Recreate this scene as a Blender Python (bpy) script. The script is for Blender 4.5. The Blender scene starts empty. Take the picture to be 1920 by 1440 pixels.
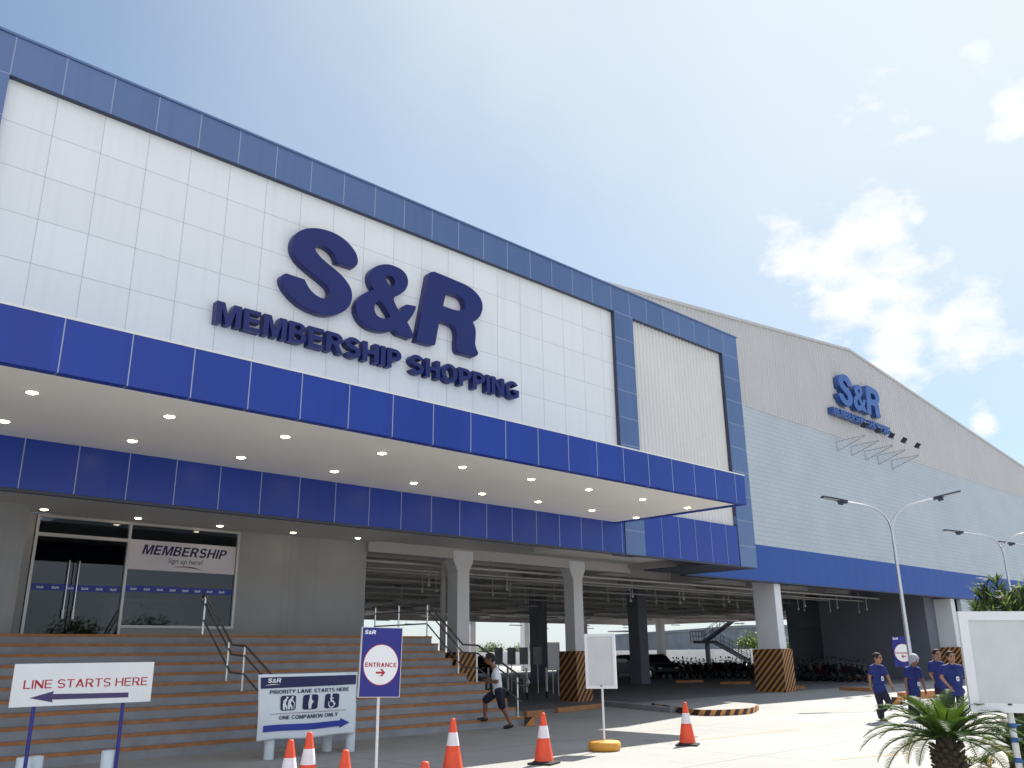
import bpy, bmesh, math, random
from mathutils import Vector, Matrix, Quaternion, noise
R = math.radians
random.seed(7)
S = bpy.context.scene
COL = S.collection

# ------------------------------------------------------------------ camera
F_PX, EYE = 1617.34, 1.65
PITCH, YAW, ROLL = R(17.3765), R(43.7191), R(-0.6994)
def cam_axes():
    cy, sy, cp, sp = math.cos(YAW), math.sin(YAW), math.cos(PITCH), math.sin(PITCH)
    fw = Vector((sy*cp, cy*cp, sp)); rt = Vector((cy, -sy, 0)); up = rt.cross(fw)
    c, s = math.cos(ROLL), math.sin(ROLL)
    return c*rt + s*up, -s*rt + c*up, fw
RT, UP, FW = cam_axes()
CAM = Vector((0, 0, EYE))
cd = bpy.data.cameras.new('camera'); cam = bpy.data.objects.new('camera', cd); COL.objects.link(cam)
cd.sensor_width = 36; cd.lens = 36*F_PX/1920; cd.clip_start = 0.1; cd.clip_end = 3000
m3 = Matrix((RT, UP, -FW)).transposed()
cam.matrix_world = Matrix.Translation(CAM) @ m3.to_4x4()
S.camera = cam
def ray(px, py): return RT*(px-960) + UP*(720-py) + FW*F_PX
def onZ(px, py, z): r = ray(px, py); return CAM + r*((z-EYE)/r.z)
def onY(px, py, y): r = ray(px, py); return CAM + r*(y/r.y)
def onX(px, py, x): r = ray(px, py); return CAM + r*(x/r.x)
def atD(px, py, d): return CAM + ray(px, py)*(d/F_PX)

# ------------------------------------------------------------------ light, sky, exposure
SUN = Vector((0.83, 0.205, 1.0)).normalized()
S.view_settings.view_transform = 'Standard'; S.view_settings.look = 'None'
S.view_settings.gamma = 1; S.view_settings.exposure = 1.05
w = bpy.data.worlds.new('World'); S.world = w; w.use_nodes = True
nt = w.node_tree; nt.nodes.clear()
def N(t, **k):
    n = nt.nodes.new(t)
    for a, b in k.items(): setattr(n, a, b)
    return n
def vmath(op, a, b):
    n = N('ShaderNodeVectorMath', operation=op)
    for i, v in enumerate((a, b)):
        if v is None: continue
        if hasattr(v, 'node'): nt.links.new(v, n.inputs[i])
        else: n.inputs[i].default_value = v
    return n
def fmath(op, a, b=0.0, c=0.0, clamp=False):
    n = N('ShaderNodeMath', operation=op); n.use_clamp = clamp
    for i, v in enumerate((a, b, c)):
        if hasattr(v, 'node'): nt.links.new(v, n.inputs[i])
        else: n.inputs[i].default_value = v
    return n.outputs[0]
def fmix(fac, a, b):
    n = N('ShaderNodeMix', data_type='RGBA')
    nt.links.new(fac, n.inputs[0])
    for i, v in ((6, a), (7, b)):
        if hasattr(v, 'node'): nt.links.new(v, n.inputs[i])
        else: n.inputs[i].default_value = v
    return n.outputs[2]
VEIL_P, VEIL_A, SKY_S = 4.0, 1.05, 0.055
sky = N('ShaderNodeTexSky', sky_type='NISHITA', sun_disc=False)
sky.sun_elevation = math.asin(SUN.z); sky.sun_rotation = math.atan2(SUN.x, SUN.y)
sky.air_density = 1.0; sky.dust_density = 0.6; sky.ozone_density = 2.0; sky.altitude = 0
tcd = N('ShaderNodeTexCoord'); dirn = vmath('NORMALIZE', tcd.outputs['Generated'], None).outputs[0]
sd = vmath('DOT_PRODUCT', dirn, tuple(SUN)).outputs['Value']
# thin bright veil of high cloud that thickens towards the sun
veil = fmath('MULTIPLY', fmath('POWER', fmath('MAXIMUM', sd, 0.0), VEIL_P), VEIL_A)
wob = N('ShaderNodeTexNoise'); wob.inputs['Scale'].default_value = 2.2; wob.inputs['Detail'].default_value = 5
nt.links.new(dirn, wob.inputs['Vector'])
veil = fmath('MULTIPLY', veil, fmath('MULTIPLY_ADD', wob.outputs[0], 0.9, 0.55), clamp=True)
skyt = vmath('MULTIPLY', sky.outputs[0], (.88, 1.09, 1.17)).outputs[0]
zz = N('ShaderNodeSeparateXYZ'); nt.links.new(dirn, zz.inputs[0])
hz = fmath('MULTIPLY', fmath('POWER', fmath('SUBTRACT', 1.0, fmath('MAXIMUM', zz.outputs[2], 0.0)), 9.0), 0.85)
skyt = fmix(hz, skyt, (6.9, 7.3, 7.7, 1))
col = fmix(veil, skyt, (7.4, 8.2, 8.5, 1))
# cumulus: blobs in fixed sky directions broken up by fractal noise
mp = N('ShaderNodeMapping'); mp.inputs['Scale'].default_value = (1, 1, 1.7); nt.links.new(dirn, mp.inputs[0])
cn = N('ShaderNodeTexNoise'); cn.inputs['Scale'].default_value = 15; cn.inputs['Detail'].default_value = 9
cn.inputs['Roughness'].default_value = 0.62; nt.links.new(mp.outputs[0], cn.inputs['Vector'])
field = None
for (px, py, rad, amp) in ((1500, 470, 75, .85), (1570, 490, 90, 1.0), (1640, 440, 75, .95), (1600, 570, 80, .9), (1700, 590, 100, 1.0), (1780, 620, 85, .95), (1700, 690, 110, .62), (1760, 690, 90, .5), (1895, 205, 60, .75),
                           (1880, 660, 60, .45), (1700, 210, 70, .35), (1815, 85, 30, .45), (1845, 793, 24, .75), (1590, 640, 14, .6), (1720, 408, 20, .75), (1560, 560, 30, .5)):
    c = ray(px, py).normalized()
    dd = vmath('DISTANCE', dirn, tuple(c)).outputs['Value']
    b = fmath('MULTIPLY', fmath('SUBTRACT', 1.0, fmath('DIVIDE', dd, 1.3*rad/F_PX)), amp)
    field = b if field is None else fmath('MAXIMUM', field, b)
field = fmath('MAXIMUM', field, -0.75)
dens = fmath('ADD', field, fmath('MULTIPLY_ADD', cn.outputs[0], 2.5, -1.50))
dens = fmath('MULTIPLY', dens, 2.1, clamp=True)
col = fmix(fmath('MULTIPLY', dens, 0.85), col, (9.3, 9.35, 9.3, 1))
# broken cloud added out of view behind the camera, brightening the shaded facade
bn = N('ShaderNodeTexNoise'); bn.inputs['Scale'].default_value = 3.1; bn.inputs['Detail'].default_value = 7; nt.links.new(dirn, bn.inputs['Vector'])
fd = vmath('DOT_PRODUCT', dirn, (-FW.x, -FW.y, 0.25)).outputs['Value']
back = fmath('MULTIPLY', fmath('MULTIPLY_ADD', fd, 3.0, -0.6, clamp=True), fmath('MULTIPLY_ADD', bn.outputs[0], 5.0, -1.75, clamp=True), clamp=True)
col = fmix(back, col, (10.2, 10.5, 11.3, 1))
bg = N('ShaderNodeBackground'); bg.inputs['Strength'].default_value = SKY_S
out = N('ShaderNodeOutputWorld'); nt.links.new(col, bg.inputs[0]); nt.links.new(bg.outputs[0], out.inputs[0])

sl = bpy.data.lights.new('sun', 'SUN'); so = bpy.data.objects.new('sun', sl); COL.objects.link(so)
sl.energy = 4.1; sl.angle = R(0.5); sl.color = (1.0, 0.95, 0.87)
so.location = SUN*200; so.rotation_euler = SUN.to_track_quat('Z', 'Y').to_euler()
S.cycles.max_bounces = 8; S.cycles.diffuse_bounces = 4; S.cycles.glossy_bounces = 4
S.cycles.use_denoising = True

# ------------------------------------------------------------------ materials
MAT = {}
def mat(name, base, rough=0.6, metal=0.0, spec=0.5, var=0.0, vscale=6.0, bump=0.0, bscale=40.0, coords='Object', emit=None, coat=0.0, stretch=None, panels=None, streak=0.0):
    m = bpy.data.materials.new(name); m.use_nodes = True; t = m.node_tree; p = t.nodes['Principled BSDF']
    p.inputs['Base Color'].default_value = (*base, 1); p.inputs['Roughness'].default_value = rough
    p.inputs['Metallic'].default_value = metal; p.inputs['Specular IOR Level'].default_value = spec
    p.inputs['Coat Weight'].default_value = coat
    tc = t.nodes.new('ShaderNodeTexCoord'); vec = tc.outputs[coords]
    if stretch:
        mpn = t.nodes.new('ShaderNodeMapping'); mpn.inputs['Scale'].default_value = stretch
        t.links.new(vec, mpn.inputs[0]); vec = mpn.outputs[0]
    if var:
        n = t.nodes.new('ShaderNodeTexNoise'); n.inputs['Scale'].default_value = vscale; n.inputs['Detail'].default_value = 8
        n.inputs['Roughness'].default_value = 0.62
        t.links.new(vec, n.inputs['Vector'])
        r = t.nodes.new('ShaderNodeMapRange'); r.inputs[1].default_value = .25; r.inputs[2].default_value = .75
        r.inputs[3].default_value = 1-var; r.inputs[4].default_value = 1+var; t.links.new(n.outputs[0], r.inputs[0])
        mx = t.nodes.new('ShaderNodeVectorMath'); mx.operation = 'SCALE'; mx.inputs[0].default_value = base
        t.links.new(r.outputs[0], mx.inputs['Scale']); t.links.new(mx.outputs[0], p.inputs['Base Color'])
        r2 = t.nodes.new('ShaderNodeMapRange'); r2.inputs[3].default_value = max(0, rough-.08); r2.inputs[4].default_value = min(1, rough+.1)
        t.links.new(n.outputs[0], r2.inputs[0]); t.links.new(r2.outputs[0], p.inputs['Roughness'])
    if panels or streak:
        src = p.inputs['Base Color'].links[0].from_socket if p.inputs['Base Color'].links else None
        fac = None
        if panels:
            sx_, sz_, ox_, oz_, amp = panels
            sp = t.nodes.new('ShaderNodeMapping'); sp.inputs['Location'].default_value = (-ox_/sx_, 0, -oz_/sz_); sp.inputs['Scale'].default_value = (1/sx_, 0, 1/sz_); t.links.new(vec, sp.inputs[0])
            fl_ = t.nodes.new('ShaderNodeVectorMath'); fl_.operation = 'FLOOR'; t.links.new(sp.outputs[0], fl_.inputs[0])
            wn = t.nodes.new('ShaderNodeTexWhiteNoise'); wn.noise_dimensions = '3D'; t.links.new(fl_.outputs[0], wn.inputs['Vector'])
            rr_ = t.nodes.new('ShaderNodeMapRange'); rr_.inputs[3].default_value = 1-amp; rr_.inputs[4].default_value = 1+amp; t.links.new(wn.outputs['Value'], rr_.inputs[0]); fac = rr_.outputs[0]
        if streak:
            s2 = t.nodes.new('ShaderNodeMapping'); s2.inputs['Scale'].default_value = (7, 7, .22); t.links.new(vec, s2.inputs[0])
            n3 = t.nodes.new('ShaderNodeTexNoise'); n3.inputs['Scale'].default_value = 1; n3.inputs['Detail'].default_value = 6; t.links.new(s2.outputs[0], n3.inputs['Vector'])
            r3 = t.nodes.new('ShaderNodeMapRange'); r3.inputs[1].default_value = .5; r3.inputs[2].default_value = .78; r3.inputs[3].default_value = 1; r3.inputs[4].default_value = 1-streak; t.links.new(n3.outputs[0], r3.inputs[0])
            if fac:
                q = t.nodes.new('ShaderNodeMath'); q.operation = 'MULTIPLY'; t.links.new(fac, q.inputs[0]); t.links.new(r3.outputs[0], q.inputs[1]); fac = q.outputs[0]
            else: fac = r3.outputs[0]
        m4 = t.nodes.new('ShaderNodeVectorMath'); m4.operation = 'SCALE'
        if src: t.links.new(src, m4.inputs[0])
        else: m4.inputs[0].default_value = base
        t.links.new(fac, m4.inputs['Scale']); t.links.new(m4.outputs[0], p.inputs['Base Color'])
    if bump:
        n2 = t.nodes.new('ShaderNodeTexNoise'); n2.inputs['Scale'].default_value = bscale; n2.inputs['Detail'].default_value = 5
        t.links.new(vec, n2.inputs['Vector'])
        bp = t.nodes.new('ShaderNodeBump'); bp.inputs['Strength'].default_value = bump; bp.inputs['Distance'].default_value = .02
        t.links.new(n2.outputs[0], bp.inputs['Height']); t.links.new(bp.outputs[0], p.inputs['Normal'])
    if emit:
        p.inputs['Emission Color'].default_value = (*emit[:3], 1); p.inputs['Emission Strength'].default_value = emit[3]
    MAT[name] = m; return m
mat('blue_paint', (.035, .095, .35), .55, 0, .25, var=.05, vscale=.6)
mat('blue_panel', (.010, .042, .31), .34, 0, .45, var=.05, vscale=.6, panels=(.907, 9, 20.32, 0, .07), streak=.12)
mat('grey_panel', (.12, .185, .34), .32, .35, .5, var=.05, vscale=.5, panels=(.9267, .886, 2.73, 12.27, .06), streak=.08)
mat('white_panel', (.86, .855, .835), .35, 0, .5, var=.02, vscale=.5, panels=(.907, .905, 2.73, 12.3, .022), streak=.05)
mat('white_joint', (.60, .61, .615), .7)
mat('pale_joint', (.30, .35, .48), .6)
mat('dark_reveal', (.05, .055, .09), .6)
mat('corrugated', (.72, .70, .67), .45, 0, .4, var=.04, vscale=.4)
mat('gable_sheet', (.545, .53, .525), .5, 0, .4, var=.05, vscale=.3, streak=.08)
mat('white_render', (.66, .64, .61), .85, var=.05, vscale=1.5, bump=.1, bscale=30)
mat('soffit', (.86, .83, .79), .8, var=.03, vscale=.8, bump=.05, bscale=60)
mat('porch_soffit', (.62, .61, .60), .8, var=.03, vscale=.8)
mat('grey_render', (.40, .40, .405), .85, var=.08, vscale=.9, bump=.08, bscale=30, streak=.1)
mat('deck', (.29, .275, .285), .7, var=.12, vscale=.5)
mat('beam_paint', (.52, .49, .48), .7, var=.06, vscale=.7)
mat('column_paint', (.80, .80, .81), .75, var=.05, vscale=1.5, bump=.05, bscale=25)
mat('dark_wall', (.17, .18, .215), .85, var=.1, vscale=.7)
mat('pipe_paint', (.62, .60, .58), .5)
mat('letter_blue', (.008, .014, .125), .35, 0, .5, var=.06, vscale=1.2)
mat('letter_blue_gloss', (.05, .12, .36), .2, .45, .8, var=.04, vscale=1.2)  # lighter than the other letters: sky reflection is put into the base colour
mat('concrete_step', (.29, .30, .325), .85, var=.2, vscale=2.2, bump=.15, bscale=30)
mat('orange_paint', (.40, .175, .07), .75, var=.3, vscale=5, bump=.08, bscale=40)
mat('yellow_paint', (.72, .34, .05), .65, var=.1, vscale=5, bump=.08, bscale=40)
mat('black_paint', (.03, .025, .03), .65, var=.15, vscale=5)
mat('rail_steel_dark', (.30, .30, .32), .25, .9, .5)  # steel darkened: the dark surroundings it mirrors are put into the colour
mat('steel', (.62, .63, .65), .22, 1.0, .5)
mat('galv', (.58, .60, .63), .3, .9, .5, var=.06, vscale=6)
mat('alu_frame', (.62, .61, .60), .4, .3, .5)
mat('pvc', (.62, .70, .74), .5, var=.08, vscale=5)
mat('sign_white', (.78, .79, .80), .45, var=.04, vscale=3, bump=.03, bscale=6)
mat('sheet_grey', (.60, .62, .62), .5, var=.07, vscale=4, bump=.06, bscale=7)
mat('grey_board', (.33, .33, .34), .6, var=.05, vscale=4)
mat('banner_white', (.74, .70, .76), .6, var=.04, vscale=3)
mat('tarp', (.78, .84, .88), .4, var=.05, vscale=3, bump=.12, bscale=4)
mat('navy_print', (.012, .012, .09), .5)
mat('blue_print', (.03, .05, .36), .5)
mat('sign_blue', (.014, .018, .22), .4)
mat('red_print', (.42, .012, .03), .5)
mat('maroon_print', (.16, .02, .07), .5)
mat('violet_print', (.055, .04, .14), .5)
mat('white_print', (.85, .86, .88), .5)
mat('blue_pole', (.02, .025, .22), .4)
mat('white_pole', (.74, .74, .74), .5, var=.08, vscale=12)
mat('rope_blue', (.04, .12, .34), .8)
mat('cone_orange', (.80, .085, .03), .5, var=.16, vscale=7, bump=.1, bscale=12)
mat('cone_white', (.78, .74, .78), .5, var=.14, vscale=9)
mat('rubber', (.02, .02, .022), .8)
mat('skin', (.33, .17, .11), .55)
mat('skin_tan', (.24, .115, .075), .55)
mat('lips', (.25, .07, .06), .5)
mat('eye_dark', (.03, .02, .02), .3)
mat('hair', (.012, .01, .01), .75, bump=.3, bscale=60)
mat('cap_grey', (.40, .40, .44), .75)
mat('polo_blue', (.007, .02, .15), .75, bump=.35, bscale=9)
mat('tee_white', (.80, .85, .92), .8, bump=.35, bscale=9)
mat('dark_cloth', (.012, .013, .03), .85, bump=.3, bscale=9)
mat('shoe', (.015, .013, .014), .5)
mat('badge', (.80, .82, .84), .4)
mat('glow_warm', (1, .9, .7), .5, emit=(1, .82, .55, 9.0))
mat('trim_white', (.8, .79, .76), .5)
mat('lamp_dark', (.04, .045, .08), .4, .3)
mat('lamp_lens', (.55, .6, .5), .15)
mat('bike_black', (.012, .012, .016), .3)
mat('bike_red', (.12, .01, .012), .3)
mat('bike_blue', (.015, .02, .09), .3)
mat('bike_grey', (.07, .07, .075), .4)
mat('chrome', (.7, .7, .72), .12, 1.0)
mat('car_dark', (.006, .007, .010), .5, spec=.3)
mat('glass_dark', (.012, .015, .02), .3, spec=.4)
mat('stair_steel', (.05, .055, .08), .5, .2)
mat('stair_tread', (.45, .46, .5), .4, .5)
mat('far_concrete', (.17, .19, .22), .85, var=.3, vscale=.25, bump=.1)
mat('far_white', (.62, .62, .60), .85, var=.08, vscale=.2)
mat('trunk', (.075, .055, .04), .9, var=.35, vscale=18, bump=.8, bscale=24)
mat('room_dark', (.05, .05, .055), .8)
mat('frond', (.04, .08, .015), .55, var=.35, vscale=1.5)
mat('frond_old', (.16, .15, .04), .5, var=.3, vscale=2)
mat('leaf', (.035, .065, .028), .5, var=.35, vscale=.6)
mat('leaf_pale', (.12, .16, .07), .5, var=.35, vscale=2)
mat('flower', (.75, .74, .76), .6)
mat('gravel', (.40, .38, .34), .9, var=.35, vscale=30, bump=.8, bscale=50)
mat('darkened_floor', (.17, .17, .175), .7, var=.2, vscale=.6, bump=.1, bscale=20)  # darker than the forecourt; the car park's shade is partly put into this colour
mat('line_orange', (.60, .36, .26), .85, var=.15, vscale=3)

def leafy(name):
    m = MAT[name]; t = m.node_tree; p = t.nodes['Principled BSDF']; o = t.nodes['Material Output']
    p.inputs['Specular IOR Level'].default_value = .3
    tl = t.nodes.new('ShaderNodeBsdfTranslucent'); hs = t.nodes.new('ShaderNodeVectorMath'); hs.operation = 'MULTIPLY'; hs.inputs[1].default_value = (2.2, 2.0, .9)
    if p.inputs['Base Color'].links: t.links.new(p.inputs['Base Color'].links[0].from_socket, hs.inputs[0])
    t.links.new(hs.outputs[0], tl.inputs[0]); mx = t.nodes.new('ShaderNodeMixShader'); mx.inputs[0].default_value = .34
    t.links.new(p.outputs[0], mx.inputs[1]); t.links.new(tl.outputs[0], mx.inputs[2]); t.links.new(mx.outputs[0], o.inputs[0])
for k_ in ('frond', 'frond_old', 'leaf', 'leaf_pale'): leafy(k_)
def block_material():
    m = bpy.data.materials.new('painted_block'); m.use_nodes = True; t = m.node_tree; p = t.nodes['Principled BSDF']
    tc = t.nodes.new('ShaderNodeTexCoord'); sp = t.nodes.new('ShaderNodeSeparateXYZ'); cb = t.nodes.new('ShaderNodeCombineXYZ')
    t.links.new(tc.outputs['Object'], sp.inputs[0]); t.links.new(sp.outputs[0], cb.inputs[0]); t.links.new(sp.outputs[2], cb.inputs[1])
    br = t.nodes.new('ShaderNodeTexBrick'); t.links.new(cb.outputs[0], br.inputs['Vector'])
    for k, v in (('Scale', 1), ('Brick Width', .62), ('Row Height', .205), ('Mortar Size', .011), ('Mortar Smooth', .25), ('Bias', 0)): br.inputs[k].default_value = v
    br.inputs['Color1'].default_value = (.475, .53, .575, 1); br.inputs['Color2'].default_value = (.49, .545, .588, 1)
    br.inputs['Mortar'].default_value = (.36, .40, .44, 1)
    n = t.nodes.new('ShaderNodeTexNoise'); n.inputs['Scale'].default_value = .5; n.inputs['Detail'].default_value = 8; t.links.new(tc.outputs['Object'], n.inputs['Vector'])
    r = t.nodes.new('ShaderNodeMapRange'); r.inputs[1].default_value = .3; r.inputs[2].default_value = .7; r.inputs[3].default_value = .94; r.inputs[4].default_value = 1.04; t.links.new(n.outputs[0], r.inputs[0])
    mx = t.nodes.new('ShaderNodeVectorMath'); mx.operation = 'SCALE'; t.links.new(br.outputs['Color'], mx.inputs[0]); t.links.new(r.outputs[0], mx.inputs['Scale'])
    t.links.new(mx.outputs[0], p.inputs['Base Color']); p.inputs['Roughness'].default_value = .6
    bp = t.nodes.new('ShaderNodeBump'); bp.inputs['Strength'].default_value = .5; bp.inputs['Distance'].default_value = .01; bp.invert = True
    t.links.new(br.outputs['Fac'], bp.inputs['Height']); t.links.new(bp.outputs[0], p.inputs['Normal'])
    MAT['painted_block'] = m
block_material()
def ground_material():
    m = bpy.data.materials.new('concrete_ground'); m.use_nodes = True; t = m.node_tree; p = t.nodes['Principled BSDF']
    tc = t.nodes.new('ShaderNodeTexCoord')
    def noi(s, d, st=None):
        n = t.nodes.new('ShaderNodeTexNoise'); n.inputs['Scale'].default_value = s; n.inputs['Detail'].default_value = d
        n.inputs['Roughness'].default_value = .65
        v = tc.outputs['Object']
        if st:
            mp = t.nodes.new('ShaderNodeMapping'); mp.inputs['Scale'].default_value = st; mp.inputs['Rotation'].default_value = (0, 0, R(14)); t.links.new(v, mp.inputs[0]); v = mp.outputs[0]
        t.links.new(v, n.inputs['Vector']); return n.outputs[0]
    def rng(v, a, b, c, d):
        r = t.nodes.new('ShaderNodeMapRange'); r.inputs[1].default_value = a; r.inputs[2].default_value = b; r.inputs[3].default_value = c; r.inputs[4].default_value = d; t.links.new(v, r.inputs[0]); return r.outputs[0]
    def mul(a, b):
        q = t.nodes.new('ShaderNodeMath'); q.operation = 'MULTIPLY'; t.links.new(a, q.inputs[0]); t.links.new(b, q.inputs[1]); return q.outputs[0]
    f = mul(rng(noi(.22, 6), .3, .7, .86, 1.08), rng(noi(3.5, 8, (1, 5, 1)), .3, .7, .92, 1.06))
    f = mul(f, rng(noi(1.1, 9), .62, .78, 1.0, .84))
    f = mul(f, rng(noi(.9, 3, (1, .35, 1)), .63, .72, 1.0, .80)); f = mul(f, rng(noi(2.6, 2), .70, .745, 1.0, .74)); f = mul(f, rng(noi(.35, 12), .495, .5, .9, 1.0) if False else rng(noi(5.5, 9, (.12, 3.4, 1)), .56, .8, 1.0, .88))
    br = t.nodes.new('ShaderNodeTexBrick'); br.offset = 0; t.links.new(tc.outputs['Object'], br.inputs['Vector'])
    for k, v in (('Scale', 1), ('Brick Width', 4.5), ('Row Height', 4.2), ('Mortar Size', .018), ('Mortar Smooth', .1)): br.inputs[k].default_value = v
    f = mul(f, rng(br.outputs['Fac'], 0, 1, 1, .6))
    mx = t.nodes.new('ShaderNodeVectorMath'); mx.operation = 'SCALE'; mx.inputs[0].default_value = (.33, .33, .32); t.links.new(f, mx.inputs['Scale'])
    t.links.new(mx.outputs[0], p.inputs['Base Color']); p.inputs['Roughness'].default_value = .82
    bp = t.nodes.new('ShaderNodeBump'); bp.inputs['Strength'].default_value = .25; bp.inputs['Distance'].default_value = .01
    t.links.new(noi(26, 6), bp.inputs['Height']); t.links.new(bp.outputs[0], p.inputs['Normal'])
    MAT['concrete_ground'] = m
ground_material()
def glass_material():
    m = bpy.data.materials.new('window_glass'); m.use_nodes = True; t = m.node_tree; t.nodes.clear()
    o = t.nodes.new('ShaderNodeOutputMaterial'); g = t.nodes.new('ShaderNodeBsdfGlossy'); tr = t.nodes.new('ShaderNodeBsdfTransparent')
    g.inputs['Roughness'].default_value = .02; g.inputs['Color'].default_value = (.8, .85, .9, 1); tr.inputs['Color'].default_value = (.62, .66, .68, 1)
    fr = t.nodes.new('ShaderNodeFresnel'); fr.inputs['IOR'].default_value = 1.5
    mx = t.nodes.new('ShaderNodeMixShader'); t.links.new(fr.outputs[0], mx.inputs[0]); t.links.new(tr.outputs[0], mx.inputs[1]); t.links.new(g.outputs[0], mx.inputs[2])
    t.links.new(mx.outputs[0], o.inputs[0]); MAT['window_glass'] = m
glass_material()
def stripe_material(name, sx, sy, sz, off=0.0):
    # diagonal hazard paint: real painted bands, laid out in the block's own coordinates
    m = bpy.data.materials.new(name); m.use_nodes = True; t = m.node_tree; p = t.nodes['Principled BSDF']
    tc = t.nodes.new('ShaderNodeTexCoord'); d = t.nodes.new('ShaderNodeVectorMath'); d.operation = 'DOT_PRODUCT'; d.inputs[1].default_value = (sx, sy, sz)
    t.links.new(tc.outputs['Object'], d.inputs[0])
    a = t.nodes.new('ShaderNodeMath'); a.operation = 'ADD'; a.inputs[1].default_value = 100+off; t.links.new(d.outputs['Value'], a.inputs[0])
    fr = t.nodes.new('ShaderNodeMath'); fr.operation = 'FRACT'; t.links.new(a.outputs[0], fr.inputs[0])
    gt = t.nodes.new('ShaderNodeMath'); gt.operation = 'GREATER_THAN'; gt.inputs[1].default_value = .5; t.links.new(fr.outputs[0], gt.inputs[0])
    mx = t.nodes.new('ShaderNodeMix'); mx.data_type = 'RGBA'; t.links.new(gt.outputs[0], mx.inputs[0])
    mx.inputs[6].default_value = (.56, .25, .07, 1); mx.inputs[7].default_value = (.035, .022, .02, 1)
    n = t.nodes.new('ShaderNodeTexNoise'); n.inputs['Scale'].default_value = 6; n.inputs['Detail'].default_value = 8; t.links.new(tc.outputs['Object'], n.inputs['Vector'])
    r = t.nodes.new('ShaderNodeMapRange'); r.inputs[3].default_value = .8; r.inputs[4].default_value = 1.15; t.links.new(n.outputs[0], r.inputs[0])
    s = t.nodes.new('ShaderNodeVectorMath'); s.operation = 'SCALE'; t.links.new(mx.outputs[2], s.inputs[0]); t.links.new(r.outputs[0], s.inputs['Scale'])
    t.links.new(s.outputs[0], p.inputs['Base Color']); p.inputs['Roughness'].default_value = .7
    MAT[name] = m
stripe_material('hazard_column', 4.6, -3.6, -3.5)
stripe_material('hazard_kerb', 2.6, -2.6, -2.0)

# ------------------------------------------------------------------ mesh helpers
class MB:
    def __init__(s): s.v = []; s.f = []; s.m = []; s.mats = []; s.sm = []
    def mi(s, name):
        if name not in s.mats: s.mats.append(name)
        return s.mats.index(name)
    def add(s, vs, fs, m, smooth=False):
        o = len(s.v); s.v += [tuple(v) for v in vs]; k = s.mi(m)
        for f in fs: s.f.append([o+i for i in f]); s.m.append(k); s.sm.append(smooth)
        return s
    def box(s, x0, x1, y0, y1, z0, z1, m):
        vs = [(x, y, z) for z in (z0, z1) for y in (y0, y1) for x in (x0, x1)]
        return s.add(vs, [(0, 2, 3, 1), (4, 5, 7, 6), (0, 1, 5, 4), (2, 6, 7, 3), (0, 4, 6, 2), (1, 3, 7, 5)], m)
    def obox(s, c, u, v, n, hu, hv, hn, m):
        c = Vector(c); vs = [c + u*(a*hu) + v*(b*hv) + n*(d*hn) for d in (-1, 1) for b in (-1, 1) for a in (-1, 1)]
        return s.add(vs, [(0, 2, 3, 1), (4, 5, 7, 6), (0, 1, 5, 4), (2, 6, 7, 3), (0, 4, 6, 2), (1, 3, 7, 5)], m)
    def bar(s, a, b, wdt, hgt, m, up=(0, 0, 1)):
        a, b = Vector(a), Vector(b); n = (b-a); L = n.length; n.normalize(); up = Vector(up)
        if abs(n.dot(up)) > .99: up = Vector((1, 0, 0))
        u = n.cross(up).normalized(); v = u.cross(n)
        return s.obox((a+b)/2, u, v, n, wdt/2, hgt/2, L/2, m)
    def tube(s, pts, r, m, n=8, cap=True):
        pts = [Vector(p) for p in pts]; rr = r if isinstance(r, (list, tuple)) else [r]*len(pts)
        vs = []; prev = None
        for i, p in enumerate(pts):
            t = ((pts[min(i+1, len(pts)-1)] - p).normalized() + (p - pts[max(i-1, 0)]).normalized())
            t = t.normalized() if t.length > 1e-6 else Vector((0, 0, 1))
            if prev is None:
                a = Vector((0, 0, 1)) if abs(t.z) < .9 else Vector((1, 0, 0)); u = t.cross(a).normalized()
            else: u = (prev - t*prev.dot(t)).normalized()
            prev = u; v = t.cross(u)
            for k in range(n):
                a = 2*math.pi*k/n; vs.append(p + (u*math.cos(a) + v*math.sin(a))*rr[i])
        fs = [(i*n+k, i*n+(k+1) % n, (i+1)*n+(k+1) % n, (i+1)*n+k) for i in range(len(pts)-1) for k in range(n)]
        s.add(vs, fs, m, True)
        if cap: s.add(vs[:n][::-1], [tuple(range(n))], m); s.add(vs[-n:], [tuple(range(n))], m)
        return s
    def lathe(s, prof, m, c=(0, 0, 0), n=24, smooth=True):
        vs = []
        for (r, z) in prof:
            for k in range(n): a = 2*math.pi*k/n; vs.append((c[0]+r*math.cos(a), c[1]+r*math.sin(a), c[2]+z))
        fs = [(i*n+k, i*n+(k+1) % n, (i+1)*n+(k+1) % n, (i+1)*n+k) for i in range(len(prof)-1) for k in range(n)]
        s.add(vs, fs, m, smooth)
        s.add(vs[:n][::-1], [tuple(range(n))], m); s.add(vs[-n:], [tuple(range(n))], m)
        return s
    def poly(s, pts, m): return s.add(pts, [tuple(range(len(pts)))], m)
    def prism(s, pts, d, m):
        d = Vector(d); n = len(pts); a = [Vector(p) for p in pts]; vs = a + [p+d for p in a]
        return s.add(vs, [tuple(range(n))[::-1], tuple(range(n, 2*n))] + [(i, (i+1) % n, n+(i+1) % n, n+i) for i in range(n)], m)
    def mesh(s, name):
        me = bpy.data.meshes.new(name); me.from_pydata(s.v, [], s.f)
        for k in s.mats: me.materials.append(MAT[k])
        me.polygons.foreach_set('material_index', s.m); me.polygons.foreach_set('use_smooth', s.sm)
        me.update()
        bm = bmesh.new(); bm.from_mesh(me); bmesh.ops.recalc_face_normals(bm, faces=bm.faces); bm.to_mesh(me); bm.free()
        return me
    def build(s, name, parent=None, bevel=0.0):
        return link(name, s.mesh(name), parent, bevel)
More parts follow.
